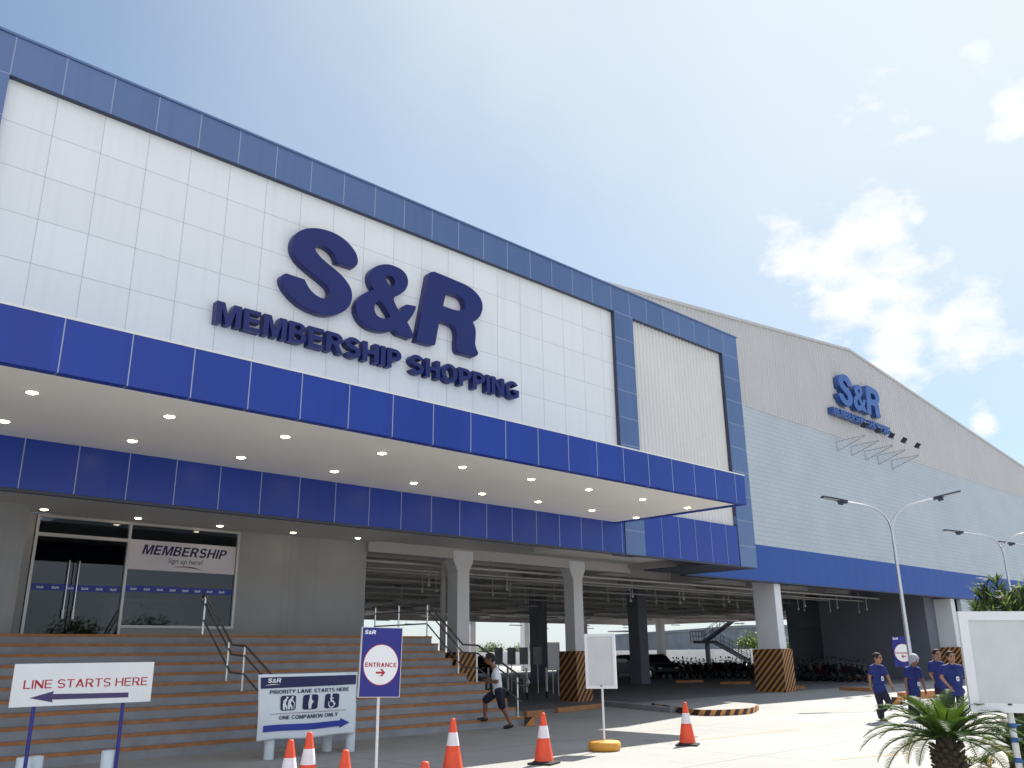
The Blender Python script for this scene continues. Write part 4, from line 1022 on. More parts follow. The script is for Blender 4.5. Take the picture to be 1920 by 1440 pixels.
# second long low kerb line in the shade linking to the island
oblock('shade_kerb', 'long dark concrete kerb running in the shade towards the striped island', 'kerb', onZ(1130, 1322, 0), onZ(1262, 1336, 0), .22, .14, 'concrete_step')
for px, py, top, lb in ((1025.5, 1310, 1251.5, 'thin white bollard post just left of the striped column guard'), (988, 1312, 1251.5, 'thin white bollard post right of the handrail end'), (952.5, 1306, 1251.5, 'thin white bollard post half hidden by the sloping handrail'), (915.6, 1303, 1251.5, 'thin white bollard post behind the climbing man')):
    p = onZ(px, py, 0); zt = onY(px, top, p.y).z
    t = thing('bollard', lb, 'bollard', (p.x, p.y, 0), 0, 'thin white bollards'); m_ = MB(); m_.lathe([(.045, .002), (.045, zt-.02), (.03, zt), (.001, zt+.004)], 'white_pole', n=12); local(t, m_, 'post')
    m_ = MB(); m_.lathe([(.047, .004), (.047, .26)], 'rubber', n=12); local(t, m_, 'foot')
# faint painted bay lines
mb = MB()
for a, b in (((1292, 1389), (1500, 1366)), ((1560, 1425), (1700, 1413))):
    p0, p1 = onZ(*a, 0), onZ(*b, 0); d = (p1-p0).normalized(); nn = Vector((-d.y, d.x, 0))*.05
    mb.poly([p0-nn+EZ*.004, p1-nn+EZ*.004, p1+nn+EZ*.004, p0+nn+EZ*.004], 'line_orange')
tag(mb.build('bay_marking'), kind='structure')

# ================================================================== street lamps
def street_lamp(px, py_f, d, reach, label, pole_tilt=0):
    f_ = atD(px, py_f, d); z = f_.z
    t = thing('street_lamp', label, 'street lamp', (f_.x, f_.y, 0), 0, 'double arm street lamps')
    m_ = MB(); m_.tube([(0, 0, 0), (0, 0, z*.5), (0, 0, z)], [.085, .065, .05], 'galv', 12); m_.lathe([(.16, 0), (.16, .03), (.09, .04)], 'galv', n=14); local(t, m_, 'pole')
    for s in (-1, 1):
        dx, dy = (RT.x*s, RT.y*s)
        if s == 1: dx, dy = dx*.95-FW.x*.35, dy*.95-FW.y*.35
        def P(a, h): return Vector((dx*a, dy*a, z+h))
        pts = [P(0, -.25), P(.02, 0), P(.08, .22), P(.2, .43), P(.38, .60), P(.6, .72), P(.9, .80), P(reach, .93)]
        m_ = MB(); m_.tube(pts, [.042, .04, .036, .034, .032, .03, .03, .028], 'galv', 10); arm = local(t, m_, 'arm')
        e = pts[-1]; dr = (pts[-1]-pts[-2]).normalized(); sd_ = dr.cross(EZ).normalized(); up_ = sd_.cross(dr)
        m_ = MB(); m_.obox(e+dr*.05, sd_, up_, dr, .10, .05, .16, 'lamp_dark'); m_.obox(e+dr*.42+up_*.02, sd_, up_, dr, .14, .022, .36, 'lamp_dark'); m_.obox(e+dr*.45-up_*.008, sd_, up_, dr, .11, .008, .28, 'lamp_lens'); m_.obox(e+dr*.10-up_*.08, sd_, up_, dr, .06, .05, .08, 'lamp_dark')
        c = bpy.data.objects.new('lamp_head', m_.mesh('lamp_head')); COL.objects.link(c); c.parent = t
    return t
street_lamp(1672, 989, 30, 1.55, 'nearest double arm street lamp, right of the floodlights', 0)
street_lamp(1881.5, 1034, 41, 1.9, 'second double arm street lamp, its pole ending behind the strap-leaved plant')
street_lamp(1968, 1050, 48, 1.9, 'farthest street lamp of which only a left lamp head reaches into view')

# ================================================================== people
import numpy as np
_ico = bmesh.new(); bmesh.ops.create_icosphere(_ico, subdivisions=3, radius=1)
ICO_V = [v.co.copy() for v in _ico.verts]; ICO_F = [[v.index for v in f.verts] for f in _ico.faces]; _ico.free()
class Blob:
    """union of tapered limbs and ellipsoids, fused to one continuous skin"""
    def __init__(s): s.v = []; s.f = []
    def cap(s, a, ra, b, rb):
        a, b = Vector(a), Vector(b); ax = (b-a); ax = ax.normalized() if ax.length > 1e-6 else EZ; o = len(s.v)
        s.v += [(b+n*rb) if n.dot(ax) > 0 else (a+n*ra) for n in ICO_V]; s.f += [[o+i for i in f] for f in ICO_F]; return s
    def chain(s, pts):
        for (a, ra), (b, rb) in zip(pts, pts[1:]): s.cap(a, ra, b, rb)
        return s
    def ell(s, c, ax, r):
        c = Vector(c); o = len(s.v)
        s.v += [c + ax[0]*(n.x*r[0]) + ax[1]*(n.y*r[1]) + ax[2]*(n.z*r[2]) for n in ICO_V]; s.f += [[o+i for i in f] for f in ICO_F]; return s
    def fuse(s, name, voxel, m, smooth=6):
        me = bpy.data.meshes.new('b'); me.from_pydata(s.v, [], s.f); o = bpy.data.objects.new('b', me); COL.objects.link(o)
        rm = o.modifiers.new('r', 'REMESH'); rm.mode = 'VOXEL'; rm.voxel_size = voxel; rm.use_smooth_shade = True
        if smooth: sm = o.modifiers.new('s', 'SMOOTH'); sm.factor = .5; sm.iterations = smooth
        bpy.context.view_layer.update(); dg = bpy.context.evaluated_depsgraph_get()
        r = bpy.data.meshes.new_from_object(o.evaluated_get(dg)); r.name = name
        bpy.data.objects.remove(o); bpy.data.meshes.remove(me)
        r.materials.clear(); r.materials.append(MAT[m])
        for p in r.polygons: p.use_smooth = True
        return r
def paint(me, m, test):
    k = len(me.materials); me.materials.append(MAT[m])
    for p in me.polygons:
        if test(p.center): p.material_index = k
def hand(b, wrist, dirn, side, palm, curl=.5):
    """palm and five bent fingers; side: thumb direction, palm: direction the palm faces"""
    d = Vector(dirn).normalized(); sd_ = (Vector(side)-d*Vector(side).dot(d)).normalized(); pn = d.cross(sd_); pn = pn if pn.dot(Vector(palm)) > 0 else -pn
    w0 = Vector(wrist)
    b.cap(w0, .024, w0+d*.03, .026)
    for k in range(4):
        o = w0 + d*.03 + sd_*(.026-.0175*k); b.cap(w0+sd_*(.016-.011*k), .017, o+d*.05, .0135)
    for k, L in enumerate((.062, .072, .067, .05)):
        q = w0 + d*.082 + sd_*(.027-.0185*k); dd = d; r = .0095
        for j in range(3):
            a = curl*(.35+.5*j); dn = (d*math.cos(a) + pn*math.sin(a)); q2 = q + dn*(L*(.45, .32, .25)[j]); b.cap(q, r, q2, r*.92); q = q2; r *= .92
    q = w0 + d*.02 + sd_*.028; q2 = q + (d*.6+sd_*.75+pn*.3).normalized()*.035; q3 = q2 + (d*.85+sd_*.25+pn*.4).normalized()*.03
    b.cap(q, .013, q2, .0115); b.cap(q2, .0115, q3, .0095)
def face_and_head(hc, fwd, up, r, skin, hair_style, t, body_add):
    side = up.cross(fwd).normalized()
    A = (side, fwd, up)
    b = body_add
    b.ell(hc+up*.01, A, (r*.74, r*.93, r*1.0)); b.ell(hc-up*r*.45+fwd*r*.2, A, (r*.56, r*.66, r*.64))
    b.cap(hc+fwd*r*.92+up*r*.05, .008, hc+fwd*r*1.05-up*r*.2, .014)
    for s in (-1, 1): b.ell(hc+side*(s*r*.78)-up*r*.05-fwd*r*.05, A, (.012, .022, .032))
    b.cap(hc+fwd*r*.88-up*r*.52-side*.014, .010, hc+fwd*r*.88-up*r*.52+side*.014, .010)
    h = Blob()
    if hair_style == 'short':
        h.ell(hc+up*r*.22-fwd*r*.12, A, (r*.83, r*.95, r*.92)); h.ell(hc-fwd*r*.38-up*r*.1, A, (r*.74, r*.66, r*.72)); h.cap(hc+up*r*.86+fwd*r*.45-side*.03, .024, hc+up*r*.86+fwd*r*.45+side*.03, .024)
    elif hair_style == 'hood':
        h.ell(hc+up*r*.18-fwd*r*.06, A, (r*.98, r*1.06, r*1.05)); h.cap(hc+up*r*.42+fwd*r*.9-side*.06, .014, hc+up*r*.42+fwd*r*.9+side*.06, .014); h.ell(hc-fwd*r*.35-up*r*.45, A, (r*.95, r*.62, r*.8))
    return h, A
def person(label, d, J, width=1.0, facing=0.0, shirt='polo_blue', legs='dark_cloth', shorts=False, skin='skin', hair='short', badge=None, depth=None, group=None, hold=None, collar=True, lk=None):
    """J: joints as photo pixels turned to points at this person's own distance (plus depth offsets in metres)"""
    D = depth or {}
    P = {k: atD(px, py, d + D.get(k, 0)) for k, (px, py) in J.items()}
    right = Vector((RT.x, RT.y, 0)).normalized(); fwd = -Vector((FW.x, FW.y, 0)).normalized()       # towards the viewer
    q = Quaternion(EZ, facing); fwd = q @ fwd; right = q @ right                                   # right: image right when facing us
    ms_ = (P['shL']+P['shR'])/2
    for s in 'LR': P['sh'+s] = ms_.lerp(P['sh'+s], .86) - EZ*.028
    base = Vector((P['pel'].x, P['pel'].y, min(P['anL'].z, P['anR'].z)-.07))
    t = thing('person', label, 'person', (base.x, base.y, 0), 0, group)
    hf = (Quaternion(EZ, lk if lk is not None else 0) @ fwd) if lk is not None else fwd
    b = Blob()
    sh = (P['shL']+P['shR'])/2; hip = (P['hipL']+P['hipR'])/2; up = (sh-hip).normalized()
    T = (right, fwd, up)
    tw = width
    b.ell(hip+up*.03, T, (.155*tw, .11*tw, .13)); b.ell(hip.lerp(sh, .4), T, (.140*tw, .10*tw, .18)); b.ell(hip.lerp(sh, .72), T, (.152*tw, .102*tw, .16))
    b.chain([(P['shL'], .058), (sh+EZ*.035, .062), (P['shR'], .058)])
    hup = (P['head']-P['neck']).normalized()*.4 + EZ*.6; hup.normalize()
    b.chain([(sh-up*.03, .07), (P['neck'], .055), (P['head']-hup*.05, .05)])
    hr = .118
    hh, A = face_and_head(P['head'], (hf-hup*hf.dot(hup)).normalized(), hup, hr, skin, hair, t, b)
    for s in 'LR':
        b.chain([(P['sh'+s], .052), (P['el'+s], .040), (P['wr'+s], .027)])
        dr = (P['wr'+s]-P['el'+s]).normalized()
        hand(b, P['wr'+s], dr, fwd if hold != s else EZ, (sh-P['wr'+s]) if hold != s else right, .55 if hold != s else 1.0)
        b.chain([(P['hip'+s], .085), (P['kn'+s], .056), (P['an'+s], .038)])
        calf = P['kn'+s].lerp(P['an'+s], .3) - fwd*.015; b.cap(calf, .053, P['kn'+s].lerp(P['an'+s], .6), .045)
        b.chain([(P['an'+s], .036), (P['he'+s], .033), (P['toe'+s], .026)])
    body = b.fuse('body', .0085, skin, 4)
    hc = P['head']; ff, sd_ = A[1], A[0]
    for s in (-1, 1):
        e = hc + ff*hr*.84 + sd_*(s*.036) + hup*.012; paint(body, 'eye_dark', lambda c, e=e: (c-e).length < .017)
        e2 = e + hup*.024; paint(body, 'hair', lambda c, e2=e2: abs((c-e2).dot(hup)) < .006 and (c-e2).length < .026)
    mo = hc + ff*hr*.86 - hup*hr*.52; paint(body, 'lips', lambda c: abs((c-mo).dot(hup)) < .011 and (c-mo).length < .03)
    link('body', body, t)
    link('hair' if hair == 'short' else 'cap', hh.fuse('hair', .009, 'hair' if hair == 'short' else 'cap_grey', 2), t)
    # shirt
    c = Blob(); c.ell(hip+up*.0, T, (.178*tw, .132*tw, .15)); c.ell(hip.lerp(sh, .4), T, (.168*tw, .125*tw, .2)); c.ell(hip.lerp(sh, .72), T, (.174*tw, .128*tw, .17))
    c.chain([(P['shL'], .064), (sh+EZ*.036, .079), (P['shR'], .064)])
    for s in 'LR': c.chain([(P['sh'+s], .068), (P['sh'+s].lerp(P['el'+s], .78), .066)])
    me = c.fuse('shirt', .011, shirt, 3)
    cutz = hip - up*.07
    bm = bmesh.new(); bm.from_mesh(me); bmesh.ops.bisect_plane(bm, geom=bm.verts[:]+bm.edges[:]+bm.faces[:], plane_co=cutz, plane_no=up, clear_inner=True)
    for s in 'LR':
        e0 = P['sh'+s].lerp(P['el'+s], .74); ax = (P['el'+s]-P['sh'+s]).normalized()
        dl = [f for f in bm.faces if (f.calc_center_median()-e0).dot(ax) > 0 and (f.calc_center_median()-e0).length < .085]
        bmesh.ops.delete(bm, geom=dl, context='FACES')
    ncut = P['neck'] + up*.015
    dl = [f for f in bm.faces if (f.calc_center_median()-ncut).dot(up) > 0 and (f.calc_center_median()-ncut).length < .075]
    bmesh.ops.delete(bm, geom=dl, context='FACES'); bm.to_mesh(me); bm.free()
    so_ = link('shirt', me, t); k = so_.modifiers.new('thick', 'SOLIDIFY'); k.thickness = .005
    if collar:
        cb = MB(); nn = (P['neck']-sh).normalized(); cc_ = sh.lerp(P['neck'], .55)
        for s in (-1, 1):
            f_ = fwd - nn*fwd.dot(nn); f_.normalize(); r_ = right
            cb.prism([cc_+f_*.075+r_*(s*.006), cc_+r_*(s*.068)+f_*.02+nn*.02, cc_+r_*(s*.078)+f_*.03-nn*.015, cc_+r_*(s*.045)+f_*.092-nn*.05], f_*.006, shirt)
        cb.build('collar', t)
    # trousers or shorts
    c = Blob(); c.ell(hip+up*.0, T, (.166*tw, .122*tw, .12))
    for s in 'LR':
        k_, a_ = P['kn'+s], P['an'+s]
        if shorts:
            e_ = k_ + (k_-P['hip'+s]).normalized()*.0; c.chain([(P['hip'+s], .105), (P['hip'+s].lerp(e_, .9), .092)])
        else: c.chain([(P['hip'+s], .098), (k_, .075), (a_+(k_-a_).normalized()*.02, .062)])
    link('shorts' if shorts else 'trousers', c.fuse('trousers', .011, legs, 3), t)
    for s in 'LR':
        c = Blob(); f_ = (P['toe'+s]-P['he'+s]); c.chain([(P['he'+s], .043), (P['he'+s]+f_*.5, .045), (P['toe'+s]-f_*.05, .037)])
        if not shorts: c.cap(P['he'+s], .043, P['an'+s], .046)
        link('shoe', c.fuse('shoe', .009, 'shoe', 2), t)
    if badge:
        bc = atD(badge[0], badge[1], d-.17*tw); m_ = MB(); m_.obox(bc, right, EZ, fwd, .032, .048, .003, 'badge'); m_.obox(bc+EZ*.008+fwd*.0045, right, EZ, fwd, .014, .016, .001, 'blue_print'); m_.obox(bc-EZ*.026+fwd*.0045, right, EZ, fwd, .02, .005, .001, 'navy_print')
        for s in (-1, 1): m_.tube([bc+EZ*.048, sh+right*(s*.05)+up*.05+fwd*.10], .004, 'navy_print', 5)
        m_.build('badge', t)
    return t
def Z6(a, b): return (780+a/6.857, 1170+b/6.857)
def Z8(a, b): return (1600+a/8, 1200+b/8)
dm = (atD(930, 1364, 1)-CAM).length and (onZ(950, 1365, 0)-CAM).dot(FW)
DM = (onZ(950, 1366.5, 0)-CAM).dot(FW)
# the climbing man
mp_ = person('man in a white tee and dark shorts striding up the first step', DM,
    {'head': Z6(948, 448), 'neck': Z6(992, 545), 'shL': Z6(1022, 600), 'shR': Z6(1030, 604), 'elL': Z6(1010, 735), 'elR': Z6(1042, 745), 'wrL': Z6(930, 728), 'wrR': Z6(955, 744), 'pel': Z6(1050, 860),
     'hipL': Z6(1045, 860), 'hipR': Z6(1062, 862), 'knL': Z6(888, 985), 'anL': Z6(888, 1188), 'heL': Z6(905, 1222), 'toeL': Z6(795, 1230), 'knR': Z6(1112, 1070), 'anR': Z6(1212, 1275), 'heR': Z6(1232, 1308), 'toeR': Z6(1135, 1330)},
    width=.92, facing=R(-84), shirt='tee_white', shorts=True, skin='skin_tan', depth={'shL': .17, 'elL': .2, 'wrL': .12, 'shR': -.17, 'elR': -.2, 'wrR': -.06, 'hipL': .09, 'knL': .10, 'anL': .10, 'heL': .10, 'toeL': .12, 'hipR': -.09, 'knR': -.08, 'anR': -.05, 'heR': -.05, 'toeR': -.05}, hold='R', collar=False, lk=0)
hp = atD(*Z6(893, 738), DM-.02); MB().obox(hp, Vector((FW.x, FW.y, 0)).normalized(), (EZ*.6+RT*-.5).normalized(), RT, .036, .07, .005, 'rubber').build('phone_tmp')
ph = bpy.data.objects['phone_tmp']; ph.name = 'mobile_phone'; tag(ph, 'dark mobile phone in the hands of the climbing man', 'phone')
WG = 'workers in blue polo shirts'
D1 = (onZ(1655, 1351, 0)-CAM).dot(FW)
person('worker in a blue polo walking alone at the left, one foot lifted behind', D1,
    {'head': Z8(357, 272), 'neck': Z8(352, 358), 'shL': Z8(258, 400), 'shR': Z8(438, 398), 'elL': Z8(246, 545), 'elR': Z8(512, 540), 'wrL': Z8(262, 690), 'wrR': Z8(568, 675), 'pel': Z8(390, 720),
     'hipL': Z8(352, 735), 'hipR': Z8(428, 735), 'knL': Z8(405, 955), 'anL': Z8(430, 1165), 'heL': Z8(432, 1195), 'toeL': Z8(500, 1212), 'knR': Z8(545, 955), 'anR': Z8(418, 1075), 'heR': Z8(370, 1052), 'toeR': Z8(398, 1168)},
    facing=R(22), badge=Z8(437, 580), depth={'knL': .0, 'anL': -.05, 'toeL': -.14, 'knR': -.12, 'anR': .2, 'heR': .24, 'toeR': .24, 'wrL': .08, 'wrR': -.08}, group=WG, lk=R(18))
D2 = D1*1.02
person('worker in a blue polo wearing a pale grey cap-like head cover, badge at the belt', D2,
    {'head': Z8(908, 292), 'neck': Z8(895, 385), 'shL': Z8(782, 425), 'shR': Z8(985, 428), 'elL': Z8(785, 590), 'elR': Z8(1032, 590), 'wrL': Z8(800, 735), 'wrR': Z8(1072, 730), 'pel': Z8(905, 770),
     'hipL': Z8(862, 785), 'hipR': Z8(950, 785), 'knL': Z8(870, 1010), 'anL': Z8(880, 1240), 'heL': Z8(880, 1275), 'toeL': Z8(885, 1310), 'knR': Z8(960, 1010), 'anR': Z8(965, 1200), 'heR': Z8(965, 1235), 'toeR': Z8(985, 1260)},
    facing=R(6), hair='hood', skin='skin_tan', badge=Z8(982, 660), depth={'toeL': -.2, 'toeR': -.2, 'anR': .2, 'heR': .2, 'wrL': -.05, 'wrR': -.05}, group=WG)
D3 = D1*1.0
person('worker in a blue polo with dark hair, partly hidden behind the heavier one', D3,
    {'head': Z8(1250, 218), 'neck': Z8(1245, 305), 'shL': Z8(1148, 345), 'shR': Z8(1330, 345), 'elL': Z8(1160, 510), 'elR': Z8(1350, 510), 'wrL': Z8(1240, 640), 'wrR': Z8(1390, 640), 'pel': Z8(1310, 690),
     'hipL': Z8(1275, 700), 'hipR': Z8(1350, 700), 'knL': Z8(1290, 930), 'anL': Z8(1300, 1130), 'heL': Z8(1300, 1165), 'toeL': Z8(1300, 1200), 'knR': Z8(1370, 930), 'anR': Z8(1390, 1130), 'heR': Z8(1390, 1165), 'toeR': Z8(1395, 1200)},
    facing=R(4), width=.9, depth={'toeL': -.2, 'toeR': -.2}, group=WG)
D4 = D1*.955
person('heavier worker in a blue polo at the right, one forearm across his belly', D4,
    {'head': Z8(1458, 250), 'neck': Z8(1470, 345), 'shL': Z8(1338, 395), 'shR': Z8(1618, 395), 'elL': Z8(1318, 560), 'elR': Z8(1680, 545), 'wrL': Z8(1440, 700), 'wrR': Z8(1742, 640), 'pel': Z8(1520, 750),
     'hipL': Z8(1462, 770), 'hipR': Z8(1590, 770), 'knL': Z8(1470, 1000), 'anL': Z8(1480, 1210), 'heL': Z8(1480, 1245), 'toeL': Z8(1480, 1290), 'knR': Z8(1610, 1000), 'anR': Z8(1620, 1210), 'heR': Z8(1620, 1245), 'toeR': Z8(1625, 1290)},
    facing=R(2), width=1.28, badge=Z8(1567, 582), depth={'elL': -.08, 'wrL': -.26, 'toeL': -.2, 'toeR': -.2}, group=WG)

# ================================================================== vehicles in the shade of the car park
def make_bike(paintm):
    t = thing('motorcycle', 'x', 'motorcycle', (0, 0, 0), 0, 'motorcycles parked in a row in the dark car park')
    def wheel(x):
        m_ = MB(); pts = [(x+.27*math.cos(a*math.pi/10), 0, .29+.27*math.sin(a*math.pi/10)) for a in range(21)]
        m_.tube(pts, .042, 'rubber', 8, cap=False)
        for a in range(6): m_.tube([(x, 0, .29), (x+.24*math.cos(a*math.pi/3), 0, .29+.24*math.sin(a*math.pi/3))], .008, 'bike_grey', 4)
        m_.lathe([(.05, -.04), (.05, .04)], 'bike_grey', (x, 0, .29), 10); local(t, m_, 'wheel')
    wheel(-.62); wheel(.62)
    m_ = MB(); m_.tube([(-.45, 0, .55), (-.1, 0, .42), (.25, 0, .5), (.42, 0, .86)], [.06, .11, .09, .05], paintm, 10)
    m_.tube([(-.85, 0, .78), (-.5, 0, .70), (-.15, 0, .60)], [.05, .10, .10], paintm, 10)
    m_.tube([(.3, 0, .42), (.38, 0, .7), (.40, 0, .95)], [.12, .15, .09], paintm, 10)
    m_.tube([(.32, -.09, .5), (.40, -.12, .72)], .05, paintm, 8); m_.tube([(.32, .09, .5), (.40, .12, .72)], .05, paintm, 8)
    m_.tube([(.92, 0, .5), (.75, 0, .62), (.5, 0, .6)], [.03, .06, .05], paintm, 8); local(t, m_, 'fairing')
    m_ = MB(); m_.lathe([(.13, -.12), (.16, -.05), (.16, .05), (.12, .12)], 'bike_grey', (-.02, 0, .36), 12); m_.tube([(-.1, .14, .3), (-.5, .16, .34), (-.85, .16, .42)], [.03, .05, .045], 'bike_grey', 10); m_.tube([(-.62, .09, .3), (-.4, .09, .62)], .025, 'bike_grey', 6); m_.tube([(-.62, -.09, .3), (-.4, -.09, .62)], .025, 'bike_grey', 6); local(t, m_, 'engine')
    m_ = MB(); m_.tube([(.62, .07, .29), (.45, .06, .85)], .022, 'bike_grey', 8); m_.tube([(.62, -.07, .29), (.45, -.06, .85)], .022, 'bike_grey', 8); local(t, m_, 'fork')
    m_ = MB(); m_.tube([(-.88, 0, .83), (-.5, 0, .80), (-.2, 0, .74), (.12, 0, .70)], [.07, .11, .105, .06], 'rubber', 10); m_.tube([(-.7, .12, .8), (-.95, .1, .86), (-.95, -.1, .86), (-.7, -.12, .8)], .015, 'bike_black', 6); local(t, m_, 'seat')
    m_ = MB(); m_.tube([(.26, -.36, 1.0), (.36, -.2, 1.02), (.40, 0, .96), (.36, .2, 1.02), (.26, .36, 1.0)], .016, 'bike_grey', 8); m_.tube([(.26, -.36, 1.0), (.3, -.25, 1.01)], .022, 'rubber', 8); m_.tube([(.26, .36, 1.0), (.3, .25, 1.01)], .022, 'rubber', 8); local(t, m_, 'handlebar')
    for s in (-1, 1):
        m_ = MB(); m_.tube([(.33, s*.22, 1.02), (.30, s*.30, 1.17)], .012, 'bike_black', 6); m_.tube([(.31, s*.30, 1.19), (.285, s*.30, 1.2)], .055, 'bike_black', 10); local(t, m_, 'mirror')
    m_ = MB(); m_.tube([(.44, 0, .88), (.56, 0, .86)], [.09, .07], 'bike_grey', 12); local(t, m_, 'headlight')
    return t
bikes = {}
cols = ['bike_black', 'bike_red', 'bike_blue', 'bike_grey']; names = {'bike_black': 'black', 'bike_red': 'dark red', 'bike_blue': 'dark blue', 'bike_grey': 'grey'}
spots = [(px_, d_, c_) for px_, d_, c_ in ((1248, 56, 'bike_black'), (1262, 57, 'bike_grey'), (1279, 62, 'bike_black'), (1306, 62.5, 'bike_grey'), (1333, 62, 'bike_black'), (1360, 61.5, 'bike_blue'), (1387, 61, 'bike_black'), (1507, 50, 'bike_black'), (1538, 49.5, 'bike_grey'), (1566, 49, 'bike_black'), (1598, 48.5, 'bike_black'))]
for i, px in enumerate((1272, 1286, 1299, 1312, 1326, 1339, 1352, 1366, 1380, 1394, 1410, 1500, 1516, 1531, 1546, 1560, 1574, 1590, 1606)):
    dpt = (58 if px < 1450 else 56)-(px-1272)*.03; spots.append((px, dpt+((i*7) % 3)*.5, cols[(i*5+i//3) % 4]))
order = {}
for i, (px, dpt, c) in enumerate(sorted(spots)):
    p = atD(px, 1240, dpt); p.z = 0; lb = None
    side = 'left of the striped guard' if px < 1450 else 'right of the striped guard'
    lb = '%s motorcycle parked in the row %s' % (names[c], side)
    if c not in bikes: o = make_bike(c); bikes[c] = o
    else: o = copy_tree(bikes[c])
    o.location = p; o.rotation_euler = (R((i*37) % 13-6), 0, R(-115+((i*53) % 50)-25)); k_ = .92+.16*((i*29) % 10)/10; o.scale = (k_, k_, k_*(.95+.1*((i*17) % 7)/7)); o['label'] = lb; order.setdefault(lb, []).append(o)
rank = {7: ['first', 'second', 'third', 'fourth', 'fifth', 'sixth', 'seventh'], 8: ['first', 'second', 'third', 'fourth', 'fifth', 'sixth', 'seventh', 'eighth'], 9: ['first', 'second', 'third', 'fourth', 'fifth', 'sixth', 'seventh', 'eighth', 'ninth'], 1: [''], 2: ['left one', 'right one'], 3: ['left one', 'middle one', 'right one'], 4: ['first', 'second', 'third', 'fourth'], 5: ['first', 'second', 'third', 'fourth', 'fifth'], 6: ['first', 'second', 'third', 'fourth', 'fifth', 'sixth']}
for lb, os_ in order.items():
    for o, r_ in zip(os_, rank[len(os_)]):
        if r_: o['label'] = (r_ + ' from the left of the ' if ' ' not in r_ else r_ + ' of the ') + lb.replace('motorcycle parked in the row', 'motorcycles')
def make_car(label, p, rz, m, tall=1.5, pickup=False):
    t = thing('parked_car', label, 'car', p, rz, 'cars in the dark car park'); L, W = 2.15, .86
    def sect(x, zb, zt, wb, wt): return [(x, -wb, zb), (x, wb, zb), (x, wb, zb+(zt-zb)*.55), (x, wt, zt), (x, -wt, zt), (x, -wb, zb+(zt-zb)*.55)]
    def loft(secs, mm, m_):
        vs = [q for s in secs for q in s]; n = 6
        m_.add(vs, [(i*n+k, i*n+(k+1) % n, (i+1)*n+(k+1) % n, (i+1)*n+k) for i in range(len(secs)-1) for k in range(n)] + [tuple(range(n)), tuple(range((len(secs)-1)*n, len(secs)*n))], mm, False)
    m_ = MB(); loft([sect(-L, .45, .8, .75, .7), sect(-L+.15, .3, .95, W, .8), sect(-.6, .25, .98, W, .82), sect(.9, .25, .96, W, .82), sect(L-.25, .3, .85, W-.03, .74), sect(L, .42, .7, .74, .66)], m, m_); local(t, m_, 'body', .03)
    e = .2 if pickup else 1.2
    m_ = MB(); loft([sect(-L+.2 if not pickup else -.75, .94, 1.0, .8, .76), sect(-L+.55 if not pickup else -.6, .95, tall-.06, .8, .62), sect(-.2, .95, tall, .8, .63), sect(.45, .95, tall-.05, .8, .62), sect(1.1, .94, 1.0, .8, .72)], 'glass_dark', m_); local(t, m_, 'window', .03)
    m_ = MB(); m_.prism([(-L+.65 if not pickup else -.55, -.58, tall-.03), (.4, -.58, tall-.02), (.4, .58, tall-.02), (-L+.65 if not pickup else -.55, .58, tall-.03)], (0, 0, .05), m); local(t, m_, 'roof', .02)
    for x in (-1.3, 1.3):
        for s in (-1, 1):
            m_ = MB(); m_.tube([(x, s*.68, .33), (x, s*.88, .33)], .33, 'rubber', 20); m_.tube([(x, s*.8, .33), (x, s*.89, .33)], .19, 'chrome', 14); local(t, m_, 'wheel')
    for s in (-1, 1):
        m_ = MB(); m_.obox((L-.05, s*.56, .66), EX, EY, EZ, .05, .13, .06, 'lamp_lens'); local(t, m_, 'headlight', .02)
        m_ = MB(); m_.obox((.85, s*.95, 1.0), EX, EY, EZ, .05, .08, .06, m); local(t, m_, 'mirror', .02)
    return t
p = atD(1228, 1240, 57); make_car('dark car with a rounded roof left of the parked motorcycles', (p.x, p.y, 0), R(-120), 'car_dark', 1.5)
p = atD(1188, 1240, 62); make_car('dark car just right of the blank board, beside the dark column', (p.x, p.y, 0), R(-112), 'car_dark', 1.48)
p = atD(890, 1240, 66); make_car('dark car beyond the landing of the right handrail', (p.x, p.y, 0), R(-100), 'car_dark', 1.5)
p = atD(1098, 1240, 52); make_car('dark car peeking out right of the near striped guard', (p.x, p.y, 0), R(-105), 'car_dark', 1.55)

# steel escape stair at the far end
def stair_pt(px, py, dd=0): return atD(px, py, 88+dd)
t = thing('steel_stair', 'dark steel stair with a landing at the far bright end of the car park', 'stairs', (stair_pt(1330, 1232).x, stair_pt(1330, 1232).y, 0))
bk = Vector((FW.x, FW.y, 0)).normalized()*1.3
for nm, a, b in (('upper_flight', (1324, 1203), (1377, 1163)), ('lower_flight', (1341, 1203), (1408, 1240))):
    m_ = MB(); A_, B_ = stair_pt(*a), stair_pt(*b)
    for o in (Vector((0, 0, 0)), bk):
        m_.bar(A_+o, B_+o, .08, .32, 'stair_steel')
        for h in (.55, 1.05): m_.bar(A_+o+EZ*h, B_+o+EZ*h, .05, .05, 'stair_steel')
        for k in range(5): q = A_.lerp(B_, k/4)+o; m_.bar(q, q+EZ*1.05, .05, .05, 'stair_steel')
    for k in range(14):
        q = A_.lerp(B_, (k+.5)/14); m_.obox(q+bk*.5, bk.normalized(), (B_-A_-EZ*(B_-A_).z).normalized(), EZ, .62, .14, .02, 'stair_tread')
    m_.build(nm, t)
m_ = MB(); A_, B_ = stair_pt(1300, 1204), stair_pt(1343, 1204); m_.bar(A_+bk*.5, B_+bk*.5, 1.5, .28, 'stair_steel')
for o in (Vector((0, 0, 0)), bk):
    for h in (.6, 1.1): m_.bar(A_+o+EZ*h, A_.lerp(B_, .5)+o+EZ*h, .05, .05, 'stair_steel')
    for k in range(3): q = A_.lerp(B_, k/4)+o; m_.bar(q, q+EZ*1.1, .06, .06, 'stair_steel')
m_.build('stair_landing', t)
